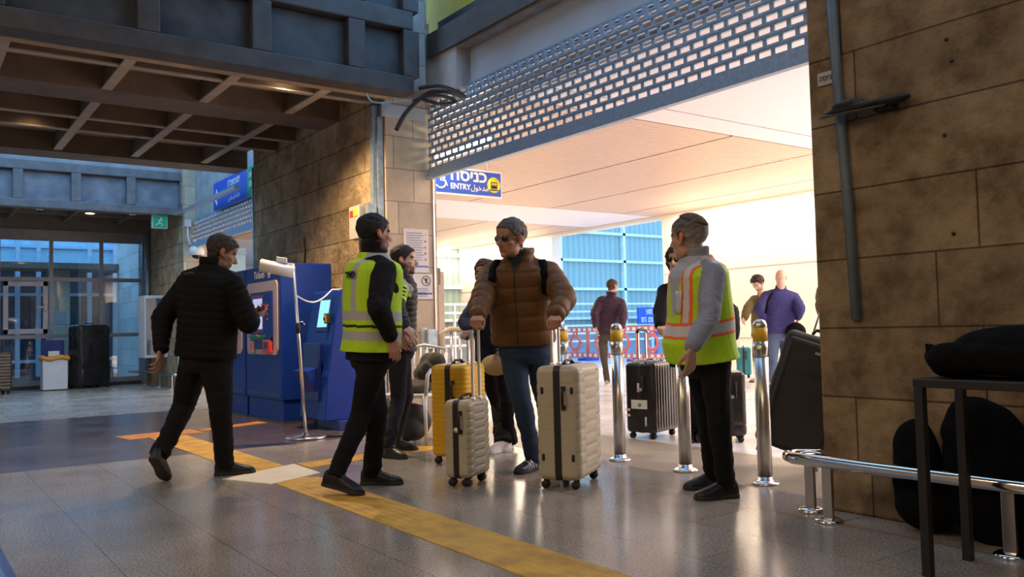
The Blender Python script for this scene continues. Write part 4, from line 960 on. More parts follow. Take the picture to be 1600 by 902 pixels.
# ------------------------------------------------------------------ floor strips
M['tactile'] = tread('tactile', (.62, .36, .035), (.40, .22, .03)); M['tactorange'] = tread('tactorange', (.70, .30, .04), (.5, .2, .03))
def strip(label, poly, m, z=.004, name='tactile_strip'):
    q = MB(); q.prism([tuple(p[:2]) for p in poly], z); o = q.build(name, m); return tag(o, label, 'floor marking')
strip('long yellow ribbed tactile strip running across the terrazzo from the white plate to the camera', [(-5.9, 2.085), (1.5, 2.085), (1.5, 2.415), (-5.72, 2.415)], 'tactile')
strip('yellow tactile strip between the white plate and the orange stripes on the left', [(-9.2, 2.05), (-6.27, 2.085), (-6.2, 2.415), (-9.1, 2.40)], 'tactile')
strip('yellow tactile branch leading from the white plate under the bearded man to the pillar', [(-6.42, 2.53), (-6.16, 2.53), (-6.35, 4.1), (-6.66, 4.1)], 'tactile')
strip('pale orange grooved tactile pad at the left end of the yellow strip', [(-9.55, 1.80), (-9.15, 1.86), (-9.22, 2.62), (-9.62, 2.58)], 'tactorange')
strip('narrow orange stripe leading from the orange pad to the ticket machines', [(-9.36, 2.64), (-9.50, 2.63), (-9.85, 3.42), (-9.62, 3.44)], 'tactorange')
strip('white studded tactile plate where the yellow strips meet', [tuple(G(*p)[:2]) for p in ((347, 750), (424, 758), (501, 740), (459, 726))], mat('tactwhite', (.66, .62, .52), .55, 0, .08, 6, .6, 90), .006, 'tactile_plate')

# ------------------------------------------------------------------ bollards
def bollard():
    r = empty('bollard', (0, 0, 0))
    k = MB(); k.lathe([(.045, .0), (.045, .80)], n=28); k.build('post', 'steel', r)
    k = MB(); k.lathe([(.085, 0), (.085, .010), (.07, .022), (.047, .030), (.046, .05)], n=32); k.build('base_flange', 'steel', r)
    k = MB(); k.lathe([(.046, .90), (.046, .985)], n=28); k.build('yellow_band', 'yellowpaint', r)
    k = MB(); k.lathe([(.0455, .98), (.044, 1.005), (.034, 1.028), (.018, 1.038), (.001, 1.040)], n=28); k.build('cap', 'steel', r)
    k = MB(); k.lathe([(.0455, .80), (.0455, .90)], n=28); k.build('collar', 'steel', r)
    return r
labs = ['stainless bollard with yellow collar just right of the skullcap man', 'stainless bollard mostly hidden behind the legs of the skullcap man', 'stainless bollard with yellow collar between the large cream suitcase and the black suitcase', 'stainless bollard with yellow top behind the raised handle of the large cream suitcase']
b0 = bollard()
for i, x in enumerate((-3.45, -4.12, -4.78, -5.43)):
    b = b0 if i == 0 else copy_tree(b0); b.location = (x, 4.43, 0); tag(b, labs[i], 'bollard', 'bollards across the opening')

# ------------------------------------------------------------------ brick-pattern rolling shutters
def shutter(name, x0, x1, Y, z0, rows, rh, pitch, label, axis_cat='shutter'):
    r = empty(name, ((x0+x1)/2, Y, z0), label=label, cat=axis_cat); off = np.array([(x0+x1)/2, Y, z0])
    k = MB(); k.box(np.array([x0, Y-.03, z0])-off, np.array([x1, Y+.03, z0+.09])-off); k.box(np.array([x0, Y-.05, z0-.03])-off, np.array([x1, Y+.01, z0])-off); k.build('bottom_rail', 'shutter', r)
    k = MB(); nx = int((x1-x0)/pitch)+1
    for j in range(rows+1):
        z = z0+.09+j*rh
        yy = 0 if j < rows-2 else (j-rows+2)*.035
        k.box(np.array([x0, Y-.012+yy, z-.018])-off, np.array([x1, Y+.012+yy, z+.018])-off)
        k.box(np.array([x0, Y-.016+yy, z-.004])-off, np.array([x1, Y-.012+yy, z+.004])-off)
        if j == rows: break
        for i in range(nx):
            xa = x0+i*pitch+(pitch/2 if j % 2 else 0)
            if xa+.032 < x1: k.box(np.array([xa, Y-.006+yy, z+.012])-off, np.array([xa+.036, Y+.006+yy+(.035 if j >= rows-2 else 0), z+rh-.012])-off)
    k.build('slat_curtain', 'shutter', r); return r
shutter('rolling_shutter', XC+.02, -2.6, YS, 2.76, 10, .0805, .134, 'half-lowered grey brick-pattern rolling shutter over the wide hall opening')
shutter('rolling_shutter', -16.88, -12.37, 4.62, 2.74, 6, .0805, .134, 'small brick-pattern rolling shutter over the left opening behind the walking man')
gk = MB(); gk.box((XC, YS+.035, 0), (XC+.016, YS+.06, 3.6)); tag(gk.build('shutter_guide', 'steel', None, .004), 'galvanised vertical shutter guide rail at the inner edge of the pillar', 'guide rail')
gk = MB(); gk.box((XC-.13, YT-.03, 0), (XC-.06, YT+.09, 3.52)); gk.box((XC-.06, YT+.02, 0), (XC-.03, YT+.09, 3.40)); tag(gk.build('steel_channel', 'galv', None, .006), 'grey steel channel running up the front corner of the stone pillar', 'channel')
gk = MB(); gk.cyl((-12.40, 4.28, 0), (-12.40, 4.28, 3.5), .04); tag(gk.build('downpipe', 'galv'), 'thin grey downpipe at the left end of the chiselled stone wall', 'pipe')
gk = MB(); gk.box((XC-.04, YT+.05, 3.40), (XC+.015, 4.86, 3.54)); tag(gk.build('metal_flashing', 'alu', None, .004), 'shiny bluish metal flashing box on top of the smooth pillar face', 'flashing')
# small beam of the second opening
gk = MB(); gk.box((-17.0, 4.30, 3.34), (-13.4, 4.40, 3.40)); tag(gk.build('steel_angle', 'alu'), 'long thin steel angle below the direction sign on the left', 'beam')

# ------------------------------------------------------------------ lamps
def tube_lamp(a, b, r, label, e, power=0, col=(1, .86, .66)):
    a, b = np.array(a), np.array(b); c = (a+b)/2; rt = empty('tube_lamp', c, label=label, cat='lamp')
    k = MB(); k.cyl(a-c, b-c, r, n=12); k.build('tube', mat('tubeglow', (1, .9, .75), .5, emit=e, ecol=col), rt)
    k = MB(); k.box(np.minimum(a, b)-c+[0, -.05, r], np.maximum(a, b)-c+[0, .05, r+.05]); k.cyl((-.4, 0, r+.05), (-.4, 0, (3.62 if b[0] > -11 else 3.40)-c[2]), .008); k.cyl((.4, 0, r+.05), (.4, 0, (3.62 if b[0] > -11 else 3.40)-c[2]), .008); k.build('fixture', 'white', rt)
    return rt
tube_lamp((-9.24, 5.45, 3.16), (-7.92, 5.45, 3.16), .045, 'bright fluorescent tube glowing behind the left end of the wide shutter', 40)
tube_lamp((-15.2, 5.6, 2.78), (-12.2, 5.6, 2.78), .05, 'bright fluorescent tube glowing in the left opening behind the walking man', 14)
def downlight(x, y, z, label, e, lit=40):
    r = empty('ceiling_downlight', (x, y, z), label=label, cat='lamp', group=None)
    k = MB(); k.lathe([(.075, 0), (.095, -.008), (.10, .0), (.095, .004), (.085, .004), (.085, .14 if 3.6 < z < 3.7 else .004), (.075, .14 if 3.6 < z < 3.7 else .004)], n=28); k.build('trim_ring', 'white', r)
    k = MB(); k.lathe([(.001, -.010), (.074, -.008), (.074, .0), (.001, .0)], n=28); k.build('lens', mat('dlens', (1, .85, .6), .5, emit=e, ecol=(1, .72, .42)) if e else 'soffit', r)
    if lit:
        l = bpy.data.lights.new('downlight', 'SPOT'); l.energy = lit; l.color = (1, .68, .38); l.spot_size = 2.4; l.spot_blend = .9; l.shadow_soft_size = .07
        o = bpy.data.objects.new('downlight_lamp', l); COL.objects.link(o); o.location = (x, y, z-.03)
    return r
_dl = G(452, 119, 3.66); downlight(_dl[0], _dl[1], 3.66, 'lit round downlight in the soffit edge above the bearded end of the stone wall', 14, 600)
downlight(-11.18, 1.24, 3.775, 'unlit round downlight in the coffered soffit at the far left', .35, 10)
downlight(-11.18, 3.17, 3.775, 'round downlight with dark centre in the coffered soffit above the ticket machines', 0, 0)
downlight(-18.0, 2.98, 3.44, 'lit oval downlight under the far canopy', 14, 40)
r_ = bpy.data.objects['ceiling_downlight']; r_['label'] = 'lit round downlight at the edge of the near canopy'

# ------------------------------------------------------------------ ticket machines
M['panelpink'] = mat('panelpink', (.60, .47, .44), .4, 0, .05)
M['screen1'] = mat('screen_ticket', (.35, .4, .6), .2, emit=.8, ecol=(.50, .52, .85))
M['screen2'] = mat('screen_cyan', (.2, .6, .7), .2, emit=.9, ecol=(.22, .66, .86))
M['screen3'] = mat('screen_blue', (.1, .3, .8), .2, emit=1.2, ecol=(.12, .38, .95))
M['purple'] = mat('purple', (.20, .03, .24), .4)
def ticket_machine(x, w, label, full=True):
    """front plane at local y=0 facing -y, w wide"""
    r = empty('ticket_machine', (x, 3.50, 0), label=label, cat='ticket machine', group='blue ticket machines')
    D = .62
    k = MB(); k.box((0, .0, .26), (w, D, 1.83)); k.build('cabinet', 'bluepaint', r, .012)
    k = MB(); k.box((.015, .025, .02), (w-.015, D, .26)); k.build('plinth', 'bluepaint', r, .005)
    k = MB(); k.box((0, .01, 0), (w, D, .022)); k.build('foot_trim', 'dmetal', r)
    k = MB(); k.box((w*.03, -.006, .30), (w*.97, .002, .34)); k.box((w*.03, -.005, .86-.03), (w*.97, .002, .845)); k.build('seam_trim', 'bluedark', r)
    # rounded white panel
    def rr(x0, x1, z0, z1, rad, n=6):
        pts = []
        for cx_, cz_, a0 in ((x1-rad, z0+rad, -PI/2), (x1-rad, z1-rad, 0), (x0+rad, z1-rad, PI/2), (x0+rad, z0+rad, PI)):
            for i in range(n+1): a = a0+PI/2*i/n; pts.append((cx_+rad*math.cos(a), cz_+rad*math.sin(a)))
        return pts
    k = MB(); k.prism(rr(.06*w, .93*w, .78, 1.64, .07), -.012, axis=1, base=0.); pn = k.build('fascia_panel', 'panelpink', r)
    k = MB(); k.box((w*.17, -.016, .84), (w*.82, -.004, 1.52)); k.build('recess', 'bluedark', pn)
    # raised sloping blue console around the screen
    k = MB(); k.prism([(w*.61, 1.50), (w*.82, 1.50), (w*.82, .98), (w*.74, .86), (w*.61, .86)], -.03, axis=1, base=-.012); k.build('console', 'bluepaint', pn, .004)
    k = MB(); k.box((w*.27, -.040, 1.03), (w*.61, -.012, 1.48)); fr_ = k.build('screen_bezel', 'purple', pn, .004)
    k = MB(); k.box((w*.33, -.046, 1.08), (w*.58, -.038, 1.44)); k.build('screen', 'screen1', fr_)
    k = MB(); k.box((w*.20, -.05, .985), (w*.66, -.012, 1.01)); k.box((w*.20, -.028, .955), (w*.66, -.012, .99)); k.build('change_tray', 'signgreen', pn, .003)
    k = MB(); k.cbox((w*.45, -.055, 1.012), (.03, .02, .008)); k.cbox((w*.50, -.052, 1.0), (.06, .012, .02)); k.build('tray_label', 'tactorange', pn)
    k = MB(); k.box((w*.60, -.05, .80), (w*.80, -.012, .95)); cr_ = k.build('card_slot', 'red', pn, .006)
    k = MB(); k.box((w*.64, -.053, .85), (w*.75, -.048, .93)); k.build('keypad', 'dmetal', cr_, .002)
    k = MB(); k.box((w*.20, -.04, .80), (w*.30, -.012, .94)); cs = k.build('coin_slot', 'panelpink', pn, .004)
    k = MB(); k.box((w*.235, -.044, .83), (w*.265, -.038, .91)); k.build('slot', 'red', cs)
    k = MB()
    for i, c_ in enumerate((1.31, 1.25, 1.19)): k.cyl((w*.73, -.012, c_), (w*.73, -.046, c_), .022 if i == 0 else .014)
    k.box((w*.70, -.046, 1.34), (w*.76, -.042, 1.37)); k.build('button', 'red', pn)
    k = MB(); k.cyl((w*.87, -.010, .93), (w*.87, -.02, .93), .009); k.build('key_lock', 'steel', pn)
    k = MB(); T = lambda p: np.array([w*.42+p[0], -.004-p[2], 1.725+p[1]]); text_mesh('Tickets', .125, k, T, depth=.002)
    k.build('lettering', 'white', r)
    k = MB(); c0 = np.array([w*.70, -.005, 1.725])
    for i in range(4):
        a = i*PI/4; k.add([c0+np.array([math.cos(a)*l_*.055-math.sin(a)*q_*.012, 0, math.sin(a)*l_*.055+math.cos(a)*q_*.012]) for l_, q_ in ((-1, -1), (1, -1), (1, 1), (-1, 1))], [(0, 1, 2, 3)])
    k.cyl(c0, c0-[0, .002, 0], .028); k.build('emblem', 'white', r)
    return r
ticket_machine(-10.50, 1.19, 'blue ticket machine with lit screen right of the walking man, nearer of the two')
ticket_machine(-12.10, 1.57, 'blue ticket machine mostly hidden behind the walking man')

# slanted blue validator kiosk
def validator():
    x0, x1 = -9.02, -8.32; r = empty('ticket_kiosk', ((x0+x1)/2, 3.75, 0), label='slanted blue kiosk with a small cyan screen behind the silver lamp stand', cat='ticket kiosk'); w = x1-x0
    pf = [(-.16, .10), (-.13, .56), (-.11, .62), (-.06, 1.0), (.02, 1.46), (.05, 1.48), (.22, 1.47), (.26, .6), (.30, .10)]
    k = MB(); k.prism(pf, w, axis=0, base=-w/2); k.build('cabinet', 'bluepaint', r, .010)
    k = MB(); k.prism([(-.04, 0), (-.04, .10), (.30, .10), (.30, 0)], w*.8, axis=0, base=-w*.2); k.build('foot', 'bluedark', r, .006)
    def onf(x, z, out=.006):       # a point on the sloped upper front
        t = (z-1.0)/.46; return np.array([x, -.06+.08*t-out, z])
    def slab(xa, xb, za, zb, o, th):
        q = MB(); v = [onf(xa, za, o), onf(xb, za, o), onf(xb, zb, o), onf(xa, zb, o)]; q.add(v+[p+[0, th, 0] for p in v], [(0, 1, 2, 3), (7, 6, 5, 4), (0, 4, 5, 1), (1, 5, 6, 2), (2, 6, 7, 3), (3, 7, 4, 0)]); return q
    s_ = slab(-.12, .22, 1.04, 1.40, .008, .01).build('screen_bezel', 'bluedark', r); slab(-.08, .17, 1.08, 1.37, .012, .004).build('screen', 'screen2', s_)
    k = MB(); k.cbox(onf(.22, 1.17, .03), (.09, .05, .11)); rd = k.build('card_reader', 'dmetal', r, .006); k = MB(); k.cbox(onf(.22, 1.17, .06), (.055, .012, .085)); k.build('reader_face', 'yellowpaint', rd); k = MB(); k.cbox(onf(.22, 1.165, .07), (.03, .008, .03)); k.build('reader_window', 'black', rd)
    k = MB(); k.box((-.20, -.172, .30), (.20, -.13, .96-.05)); dr = k.build('service_door', 'bluedark', r, .006)
    k = MB(); k.prism([(-.30, .62), (-.14, .66), (-.14, .42), (-.19, .40)], .34, axis=0, base=-.17); tr = k.build('receipt_tray', 'bluepaint', r, .006)
    k = MB(); k.box((-.04, -.2, .44), (.12, -.176, .53)); k.build('blue_light', 'screen3', tr)
    return r
validator()

# lamp stand: round base, leaning pole, white cylindrical lamp head
sb = G(478, 685); r = empty('lamp_stand', sb, label='silver pole stand with round base and white tubular lamp head', cat='lamp stand')
tp = P(458, 412, depth(sb))-sb
k = MB(); k.lathe([(.20, 0), (.20, .018), (.17, .026), (.04, .034), (.022, .06)], n=40); k.build('base', 'steel', r)
k = MB(); k.cyl((0, 0, .03), tp, .0165, n=16); k.build('pole', 'steel', r)
k = MB(); k.cyl(tp*.60+[0, 0, .0], tp*.66, .024); cl_ = k.build('clamp', 'black', r); k = MB(); k.tube([tp*.66, tp*.66+HR*.05+UPZ*.01, tp*.66+HR*.07-UPZ*.02], .006); k.build('clamp_lever', 'steel', cl_)
hd0 = tp-UPZ*.055+HR*.0; hd1 = hd0-HR*.30+UPZ*.045-HF*.05
k = MB(); k.cyl(hd0+(hd0-hd1)*.02-UPZ*.03, hd1, .058, .062, n=28); lh = k.build('lamp_head', 'whiteplastic', r)
k = MB(); k.cyl(hd1, hd1+nrm(hd1-hd0)*.008, .055, n=28); k.build('lens', 'alu', lh)
k = MB(); R_ = np.array([nrm(hd1-hd0), nrm(np.cross(UPZ, hd1-hd0)), UPZ]).T; k.cbox(hd0*.65+hd1*.35+UPZ*.075, (.10, .05, .05), R=R_); k.cbox(hd0*.9+hd1*.1+UPZ*.03, (.05, .03, .05), R=R_); k.build('bracket', 'whiteplastic', r, .006)
a = sb+tp*.82; b = np.array([-8.4, 3.72, 1.475]); c = MB(); c.tube([a*(1-t)+b*t-UPZ*.10*math.sin(PI*t) for t in np.linspace(0, 1, 14)]+[b+np.array([.05, .3, .0])], .008, 8); tag(c.build('power_cable', 'whiteplastic'), 'white cable hanging from the lamp stand to the slanted kiosk', 'cable')
c = MB(); c.tube([sb+np.array([.1, .16, .01]), sb+np.array([.2, .4, .01]), sb+np.array([.1, .75, .01])], .01, 8); tag(c.build('floor_cable', 'black'), 'black cable on the floor behind the base of the lamp stand', 'cable')

# ------------------------------------------------------------------ signs
def sign_text(mb, txt, size, org, xd, zd, nd, mi=0, bold=.0, sx=1.):
    org, xd, zd, nd = [np.array(t, float) for t in (org, xd, zd, nd)]
    text_mesh(txt, size, mb, lambda p: org+xd*p[0]*sx+zd*p[1]+nd*(p[2]+.004), mi, .002, bold=bold)
# hanging ENTRY sign, faces +x; reads along +y
r = empty('entry_sign', (-9.3, 5.95, 2.98), label='hanging blue ENTRY sign with wheelchair and train symbols in the hall', cat='sign')
k = MB(); k.box((-.02, -1.0, -.215), (.02, .64, .15)); k.build('panel', 'whiteplastic', r, .006)
k = MB(); k.box((.02, -.985, -.19), (.025, .615, .125)); k.build('blue_field', 'signblue', r)
o_ = np.array([.025, 0, 0]); Y_ = np.array([0, 1., 0]); X_ = np.array([1., 0, 0]); L_ = MB()
sign_text(L_, 'הסינכ', .20, o_+[0, .10, .045], Y_, UPZ, X_, bold=.006, sx=1.15); sign_text(L_, 'ENTRY', .10, o_+[0, -.03, -.10], Y_, UPZ, X_, bold=.003); sign_text(L_, 'ﻝﻮﺧﺪﻣ', .10, o_+[0, .27, -.10], Y_, UPZ, X_, bold=.001)
L_.build('lettering', 'white', r)
k = MB(); c0 = o_+np.array([.002, -.33, -.04]); k.tube([c0+Y_*(.075*math.cos(t))+UPZ*(.065*math.sin(t)-.03) for t in np.linspace(-2.6, 1.2, 16)], .011, 8); k.cyl(c0+UPZ*.13, c0+UPZ*.13+X_*.004, .022); k.tube([c0+UPZ*.09, c0+UPZ*.0, c0+Y_*.07, c0+Y_*.10-UPZ*.07], .011, 8); k.tube([c0+UPZ*.05, c0+Y_*.07+UPZ*.04], .009, 8)
k.build('wheelchair_symbol', 'white', r)
k = MB(); c0 = o_+np.array([.002, -.66, 0]); k.add([c0+Y_*a+UPZ*b for a, b in ((-.09, -.09), (-.09, .03), (-.055, -.005), (.05, .09), (.09, .05), (-.015, -.05), (.03, -.09))], [(0, 1, 2), (2, 3, 4, 5), (0, 2, 5), (0, 5, 6)]); k.build('arrow', 'white', r)
k = MB(); k.cyl(o_+[0, .50, -.04], o_+[.004, .50, -.04], .105, n=36); ts = k.build('train_symbol', mat('signyellow', (.85, .78, .05), .5), r)
k = MB(); k.box((.030, .45, -.09), (.033, .55, .0)); k.box((.03, .43, -.115), (.033, .57, -.10)); k.build('train_body', 'black', ts); k = MB(); k.box((.034, .462, -.045), (.035, .495, -.012)); k.box((.034, .505, -.045), (.035, .538, -.012)); k.build('train_window', 'signyellow' if 'signyellow' in M else 'yellowpaint', ts)
k = MB(); k.cyl((0, -.7, .15), (0, -.7, .53), .012); k.cyl((0, .4, .15), (0, .4, .53), .012); k.build('hanger', 'alu', r)
# direction sign above the left shutter (faces -y)
r = empty('direction_sign', (-14.3, 4.56, 3.42), label='blue and green direction sign with a white arrow above the small left shutter', cat='sign')
k = MB(); k.box((-.98, -.03, -.19), (.80, .03, .30)); k.build('panel', 'signblue', r, .006); k = MB(); k.box((.80, -.03, -.19), (1.6, .03, .30)); k.build('green_panel', 'signgreen', r, .006)
L_ = MB(); Xn = np.array([1., 0, 0]); Yn = np.array([0, -1., 0]); o_ = np.array([0, -.03, 0])
sign_text(L_, '3 לנימרטל', .15, o_+[.15, 0, .17], Xn, UPZ, Yn, bold=.003); sign_text(L_, 'TERMINAL 3', .085, o_+[.15, 0, .045], Xn, UPZ, Yn); sign_text(L_, 'ﻦﻳﺮﻓﺎﺴﻤﻟﺍ ﺔﻋﺎﻗ', .10, o_+[.15, 0, -.09], Xn, UPZ, Yn); sign_text(L_, 'EXIT', .12, o_+[1.05, 0, .0], Xn, UPZ, Yn, bold=.003); sign_text(L_, 'האיצי', .12, o_+[1.05, 0, .15], Xn, UPZ, Yn, bold=.003)
L_.build('lettering', 'white', r)
k = MB(); k.add([o_+[a, -.003, b] for a, b in ((-.93, .03), (-.78, .18), (-.74, .14), (-.80, .06), (-.60, .06), (-.60, 0), (-.80, 0), (-.74, -.08), (-.78, -.12))], [(0, 1, 2, 3), (3, 4, 5, 6), (0, 3, 6), (0, 6, 7, 8)]); k.build('arrow', 'white', r)
# emergency exit sign near the left column
r = empty('exit_sign', (-17.15, 4.05, 3.10), label='green running-man exit sign box hanging under the far canopy', cat='sign')
k = MB(); k.box((-.05, -.14, 0), (.06, .14, .26)); k.build('housing', 'whiteplastic', r, .006)
k = MB(); k.box((.06, -.13, .01), (.064, .13, .25)); gp = k.build('green_face', mat('exitgreen', (.01, .25, .12), .4, emit=.15, ecol=(.02, .45, .2)), r)
k = MB(); c0 = np.array([.066, 0, .12]); k.cyl(c0+[0, .02, .07], c0+[.002, .02, .07], .018); k.tube([c0+[0, .01, .05], c0+[0, -.01, .0], c0+[0, .04, -.04], c0+[0, .03, -.09]], .009, 6); k.tube([c0+[0, -.01, .0], c0+[0, -.04, -.04], c0+[0, -.08, -.05]], .009, 6); k.tube([c0+[0, .01, .04], c0+[0, .05, .02]], .007, 6); k.tube([c0+[0, .01, .04], c0+[0, -.04, .03]], .007, 6); k.build('running_man', 'white', gp)
# dome camera on the lit column face
r = empty('dome_camera', (-16.82, 4.62, 2.75), label='white dome security camera on a bracket on the left column', cat='camera')
k = MB(); k.lathe([(.01, -.03), (.11, -.02), (.14, -.08), (.14, -.18), (.10, -.19)], c=(.14, 0, 0), n=28); k.build('housing', 'whiteplastic', r)
k = MB(); k.ell((.14, 0, -.19), (.09, .09, .07)); k.build('dome', 'blackgloss', r)
k = MB(); k.tube([(0, -.04, .06), (.08, -.02, .10), (.14, 0, .05), (.14, 0, -.02)], .022); k.build('bracket', 'whiteplastic', r)
k = MB(); k.cbox((-16.86, 4.50, 3.20), (.08, .12, .14)); k.tube([(-16.85, 4.50, 3.13), (-16.84, 4.50, 2.95), (-16.83, 4.53, 2.80), (-16.82, 4.60, 2.76)], .018); tag(k.build('junction_box', 'whiteplastic', None), 'small white junction box with a looped cable above the dome camera', 'junction box')
for i, (y, lb) in enumerate(((2.05, 'small ceiling camera left of the lit downlight under the far canopy'), (3.62, 'small ceiling camera right of the lit downlight under the far canopy'))):
    r = empty('ceiling_camera', (-17.4, y, 3.42), label=lb, cat='camera', group='ceiling cameras under the far canopy'); k = MB(); k.lathe([(.06, 0), (.06, -.05), (.04, -.06)], n=20); k.build('mount', 'whiteplastic', r); k = MB(); k.ell((0, 0, -.06), (.045, .045, .045)); k.build('dome', 'blackgloss', r)
# notices on the pillar end face (facing +x)
def notice(y0, y1, z0, z1, label, kind):
    r = empty('notice_board', (XC, (y0+y1)/2, (z0+z1)/2), label=label, cat='notice'); h = (z1-z0)/2; w_ = (y1-y0)/2
    k = MB(); k.box((.002, -w_, -h), (.014, w_, h)); k.build('sheet', mat('paper', (.66, .63, .64), .6, 0, .03), r, .002)
    k = MB(); n = 12 if kind == 0 else 5
    top = .82 if kind == 0 else -.15
    for i in range(n):
        z = h*(top-i*(1.35 if kind == 0 else .75)/n); a = w_*(.45+.12*math.sin(i*2.3)); k.box((.014, -w_*.85, z-.005), (.0155, a, z+.005))
    k.build('text_lines', mat('inkgrey', (.30, .29, .38), .7), r)
    k = MB(); zz = -h*.72 if kind == 0 else -h*.55; k.box((.014, -w_*.9, zz-.010), (.0155, w_*.95, zz+.010)); k.build('blue_stripe', mat('inkblue', (.10, .14, .42), .6), r)
    if kind == 0:
        k = MB()
        for i in range(4): k.cyl((.014, w_*.72, h*(.45-i*.28)), (.016, w_*.72, h*(.45-i*.28)), .014)
        k.build('pictogram', mat('inkred', (.45, .18, .16), .6), r); k = MB(); k.add([(.016, w_*.6, h*.72), (.016, w_*.88, h*.72), (.016, w_*.74, h*.86)], [(0, 1, 2)]); k.build('warning_triangle', 'yellowpaint', r)
    else:
        k = MB(); c = np.array([.017, w_*.35, h*.45]); k.tube([c+Y_*.055*math.cos(t)+UPZ*.055*math.sin(t) for t in np.linspace(0, 2*PI, 25)[:-1]], .004, 6, closed=True); k.tube([c+Y_*.038-UPZ*.038, c-Y_*.038+UPZ*.038], .003, 6); k.cyl(c+UPZ*.015, c+UPZ*.015+X_*.001, .018); k.box(c+[0, -.006, -.035], c+[.001, .006, .0]); k.build('prohibition_sign', mat('inkdark', (.08, .06, .06), .6), r)
    return r
notice(4.56, 4.87, 1.67, 2.16, 'tall printed notice with pictograms on the smooth pillar face, upper of two', 0)
notice(4.66, 4.91, 1.37, 1.655, 'square notice with a round prohibition sign on the smooth pillar face, lower of two', 1)
# electrical box
r = empty('electrical_box', (-8.55, YT, 2.22), label='grey electrical box with red and yellow stickers on the chiselled wall', cat='electrical box')
k = MB(); k.box((-.20, -.16, -.17), (.06, 0, .20)); k.build('box', mat('boxgrey', (.52, .50, .46), .5), r, .008)
k = MB(); k.box((.09, -.10, -.10), (.17, 0, .20)); k.build('side_switch', 'galv', r, .004)
k = MB(); k.box((-.17, -.164, .08), (-.09, -.16, .15)); k.build('red_sticker', 'red', r); k = MB(); k.box((-.08, -.164, .08), (.03, -.16, .17)); k.build('yellow_sticker', mat('stickyellow', (.85, .65, .05), .5), r)
# grey door leaf notice in the hall
q = P(683, 432, 10.15); k = MB(); k.box((q[0]-.02, q[1]-.045, q[2]-.10), (q[0], q[1]+.045, q[2]+.10)); tag(k.build('door_notice', mat('noticegrey', (.16, .15, .14), .6)), 'small dark grey arrow notice inside the hall by the pillar', 'notice')
q = P(689, 560, 10.2); k = MB(); k.box((q[0]-.04, q[1]-.04, 0), (q[0]+.04, q[1]+.04, 1.72)); tag(k.build('gate_post', mat('framebeige', (.50, .42, .33), .6)), 'beige square post standing in the hall beside the pillar and the bar gate', 'post')

# ------------------------------------------------------------------ turnstile gate, chair and bags behind the bearded man
r = empty('metal_gate', G(715, 600)*[1, 1, 0]+[0, 0, 0], label='beige metal bar gate behind the yellow suitcase', cat='gate'); gb = P(690, 560, 9.6); r.location = (gb[0], gb[1], 0)
k = MB(); ax = HR*math.cos(.3)+HF*math.sin(.3)
pts = [UPZ*.25, UPZ*.98, ax*.10+UPZ*1.03, ax*.30+UPZ*1.01, ax*.46+UPZ*.93, ax*.52+UPZ*.80, ax*.52+UPZ*.25]
k.tube(pts, .030, 10); k.tube([ax*0+UPZ*.30, ax*.52+UPZ*.30], .02)
k.build('frame', mat('gatebeige', (.55, .46, .34), .5, .2), r)
for i in range(4): q = MB(); q.cyl(ax*(.12+.1*i)+UPZ*.30, ax*(.12+.1*i)+UPZ*(1.0-.03*i), .018); q.build('bar', 'steel', r)
k = MB()
for t in (-.02, .5): k.cyl(ax*t, ax*t+UPZ*.3, .03)
k.build('post', 'steel', r)
k = MB(); k.cyl(-ax*.20, -ax*.20+UPZ*1.05, .035); k.cbox(-ax*.13+UPZ*.92, (.12, .12, .22)); k.build('lock_post', 'galv', r, .004)
def white_chair():
    c = G(645, 690); r = empty('plastic_chair', c, math.atan2(HR[1], HR[0])-.35, 'white metal armchair behind the bearded man with a dark bag under it', 'chair')
    k = MB(); k.box((-.24, -.22, .42), (.24, .22, .45)); k.build('seat', 'whiteplastic', r, .01)
    for sx in (-1, 1):
        for sy in (-1, 1):
            q = MB(); q.tube([(sx*.23, sy*.21, .44), (sx*.26, sy*.24, 0)], [.018, .014], 10); q.build('leg', 'whiteplastic', r)
        q = MB(); q.tube([(sx*.25, -.22, .44), (sx*.27, -.22, .62), (sx*.27, -.16, .66), (sx*.26, .18, .66), (sx*.24, .25, .80)], .017, 10); q.build('arm', 'whiteplastic', r)
    q = MB(); q.tube([(-.22, .22, .44), (-.23, .27, .84), (0, .29, .88), (.23, .27, .84), (.22, .22, .44)], .016, 10)
    for i in range(6): q.cyl((-.17+.068*i, .225, .45), (-.17+.068*i, .28, .86), .010)
    q.build('backrest', 'whiteplastic', r)
    return r
ch_ = white_chair()
def lump(name, c, rs, m, label, cat, seed=0, R=None, amp=.03, parts=None, vox=.014):
    q = MB()
    for (d, rad) in rs: q.ell(np.array(d), np.array(rad), R)
    me = remesh(q, vox, 2); a = vco(me); setco(me, a+vno(me)*(amp*noise(a+seed*1.3, 1.8)+amp*.35*noise(a+seed, 5.))[:, None]); o = link(name, me, m); o.location = c; tag(o, label, cat); return o
cc = np.array(ch_.location)
lump('folded_coat', cc+[0, .02, .50], [((0, .0, .0), (.21, .19, .06)), ((.0, .12, .10), (.20, .07, .13)), ((0.03, .17, .22), (.19, .05, .10)), ((-.1, -.1, .02), (.09, .09, .07))], mat('drabcloth', (.07, .06, .045), .9, bump=.3), 'grey brown coat folded over the white armchair', 'coat', 2)
lump('backpack', cc+[.05, .0, .20], [((0, 0, -.01), (.17, .15, .18)), ((-.07, -.02, .0), (.14, .13, .16)), ((.06, -.06, -.06), (.12, .12, .12))], mat('bagdark', (.018, .017, .017), .7), 'dark bag lying under the white armchair', 'bag', 4)
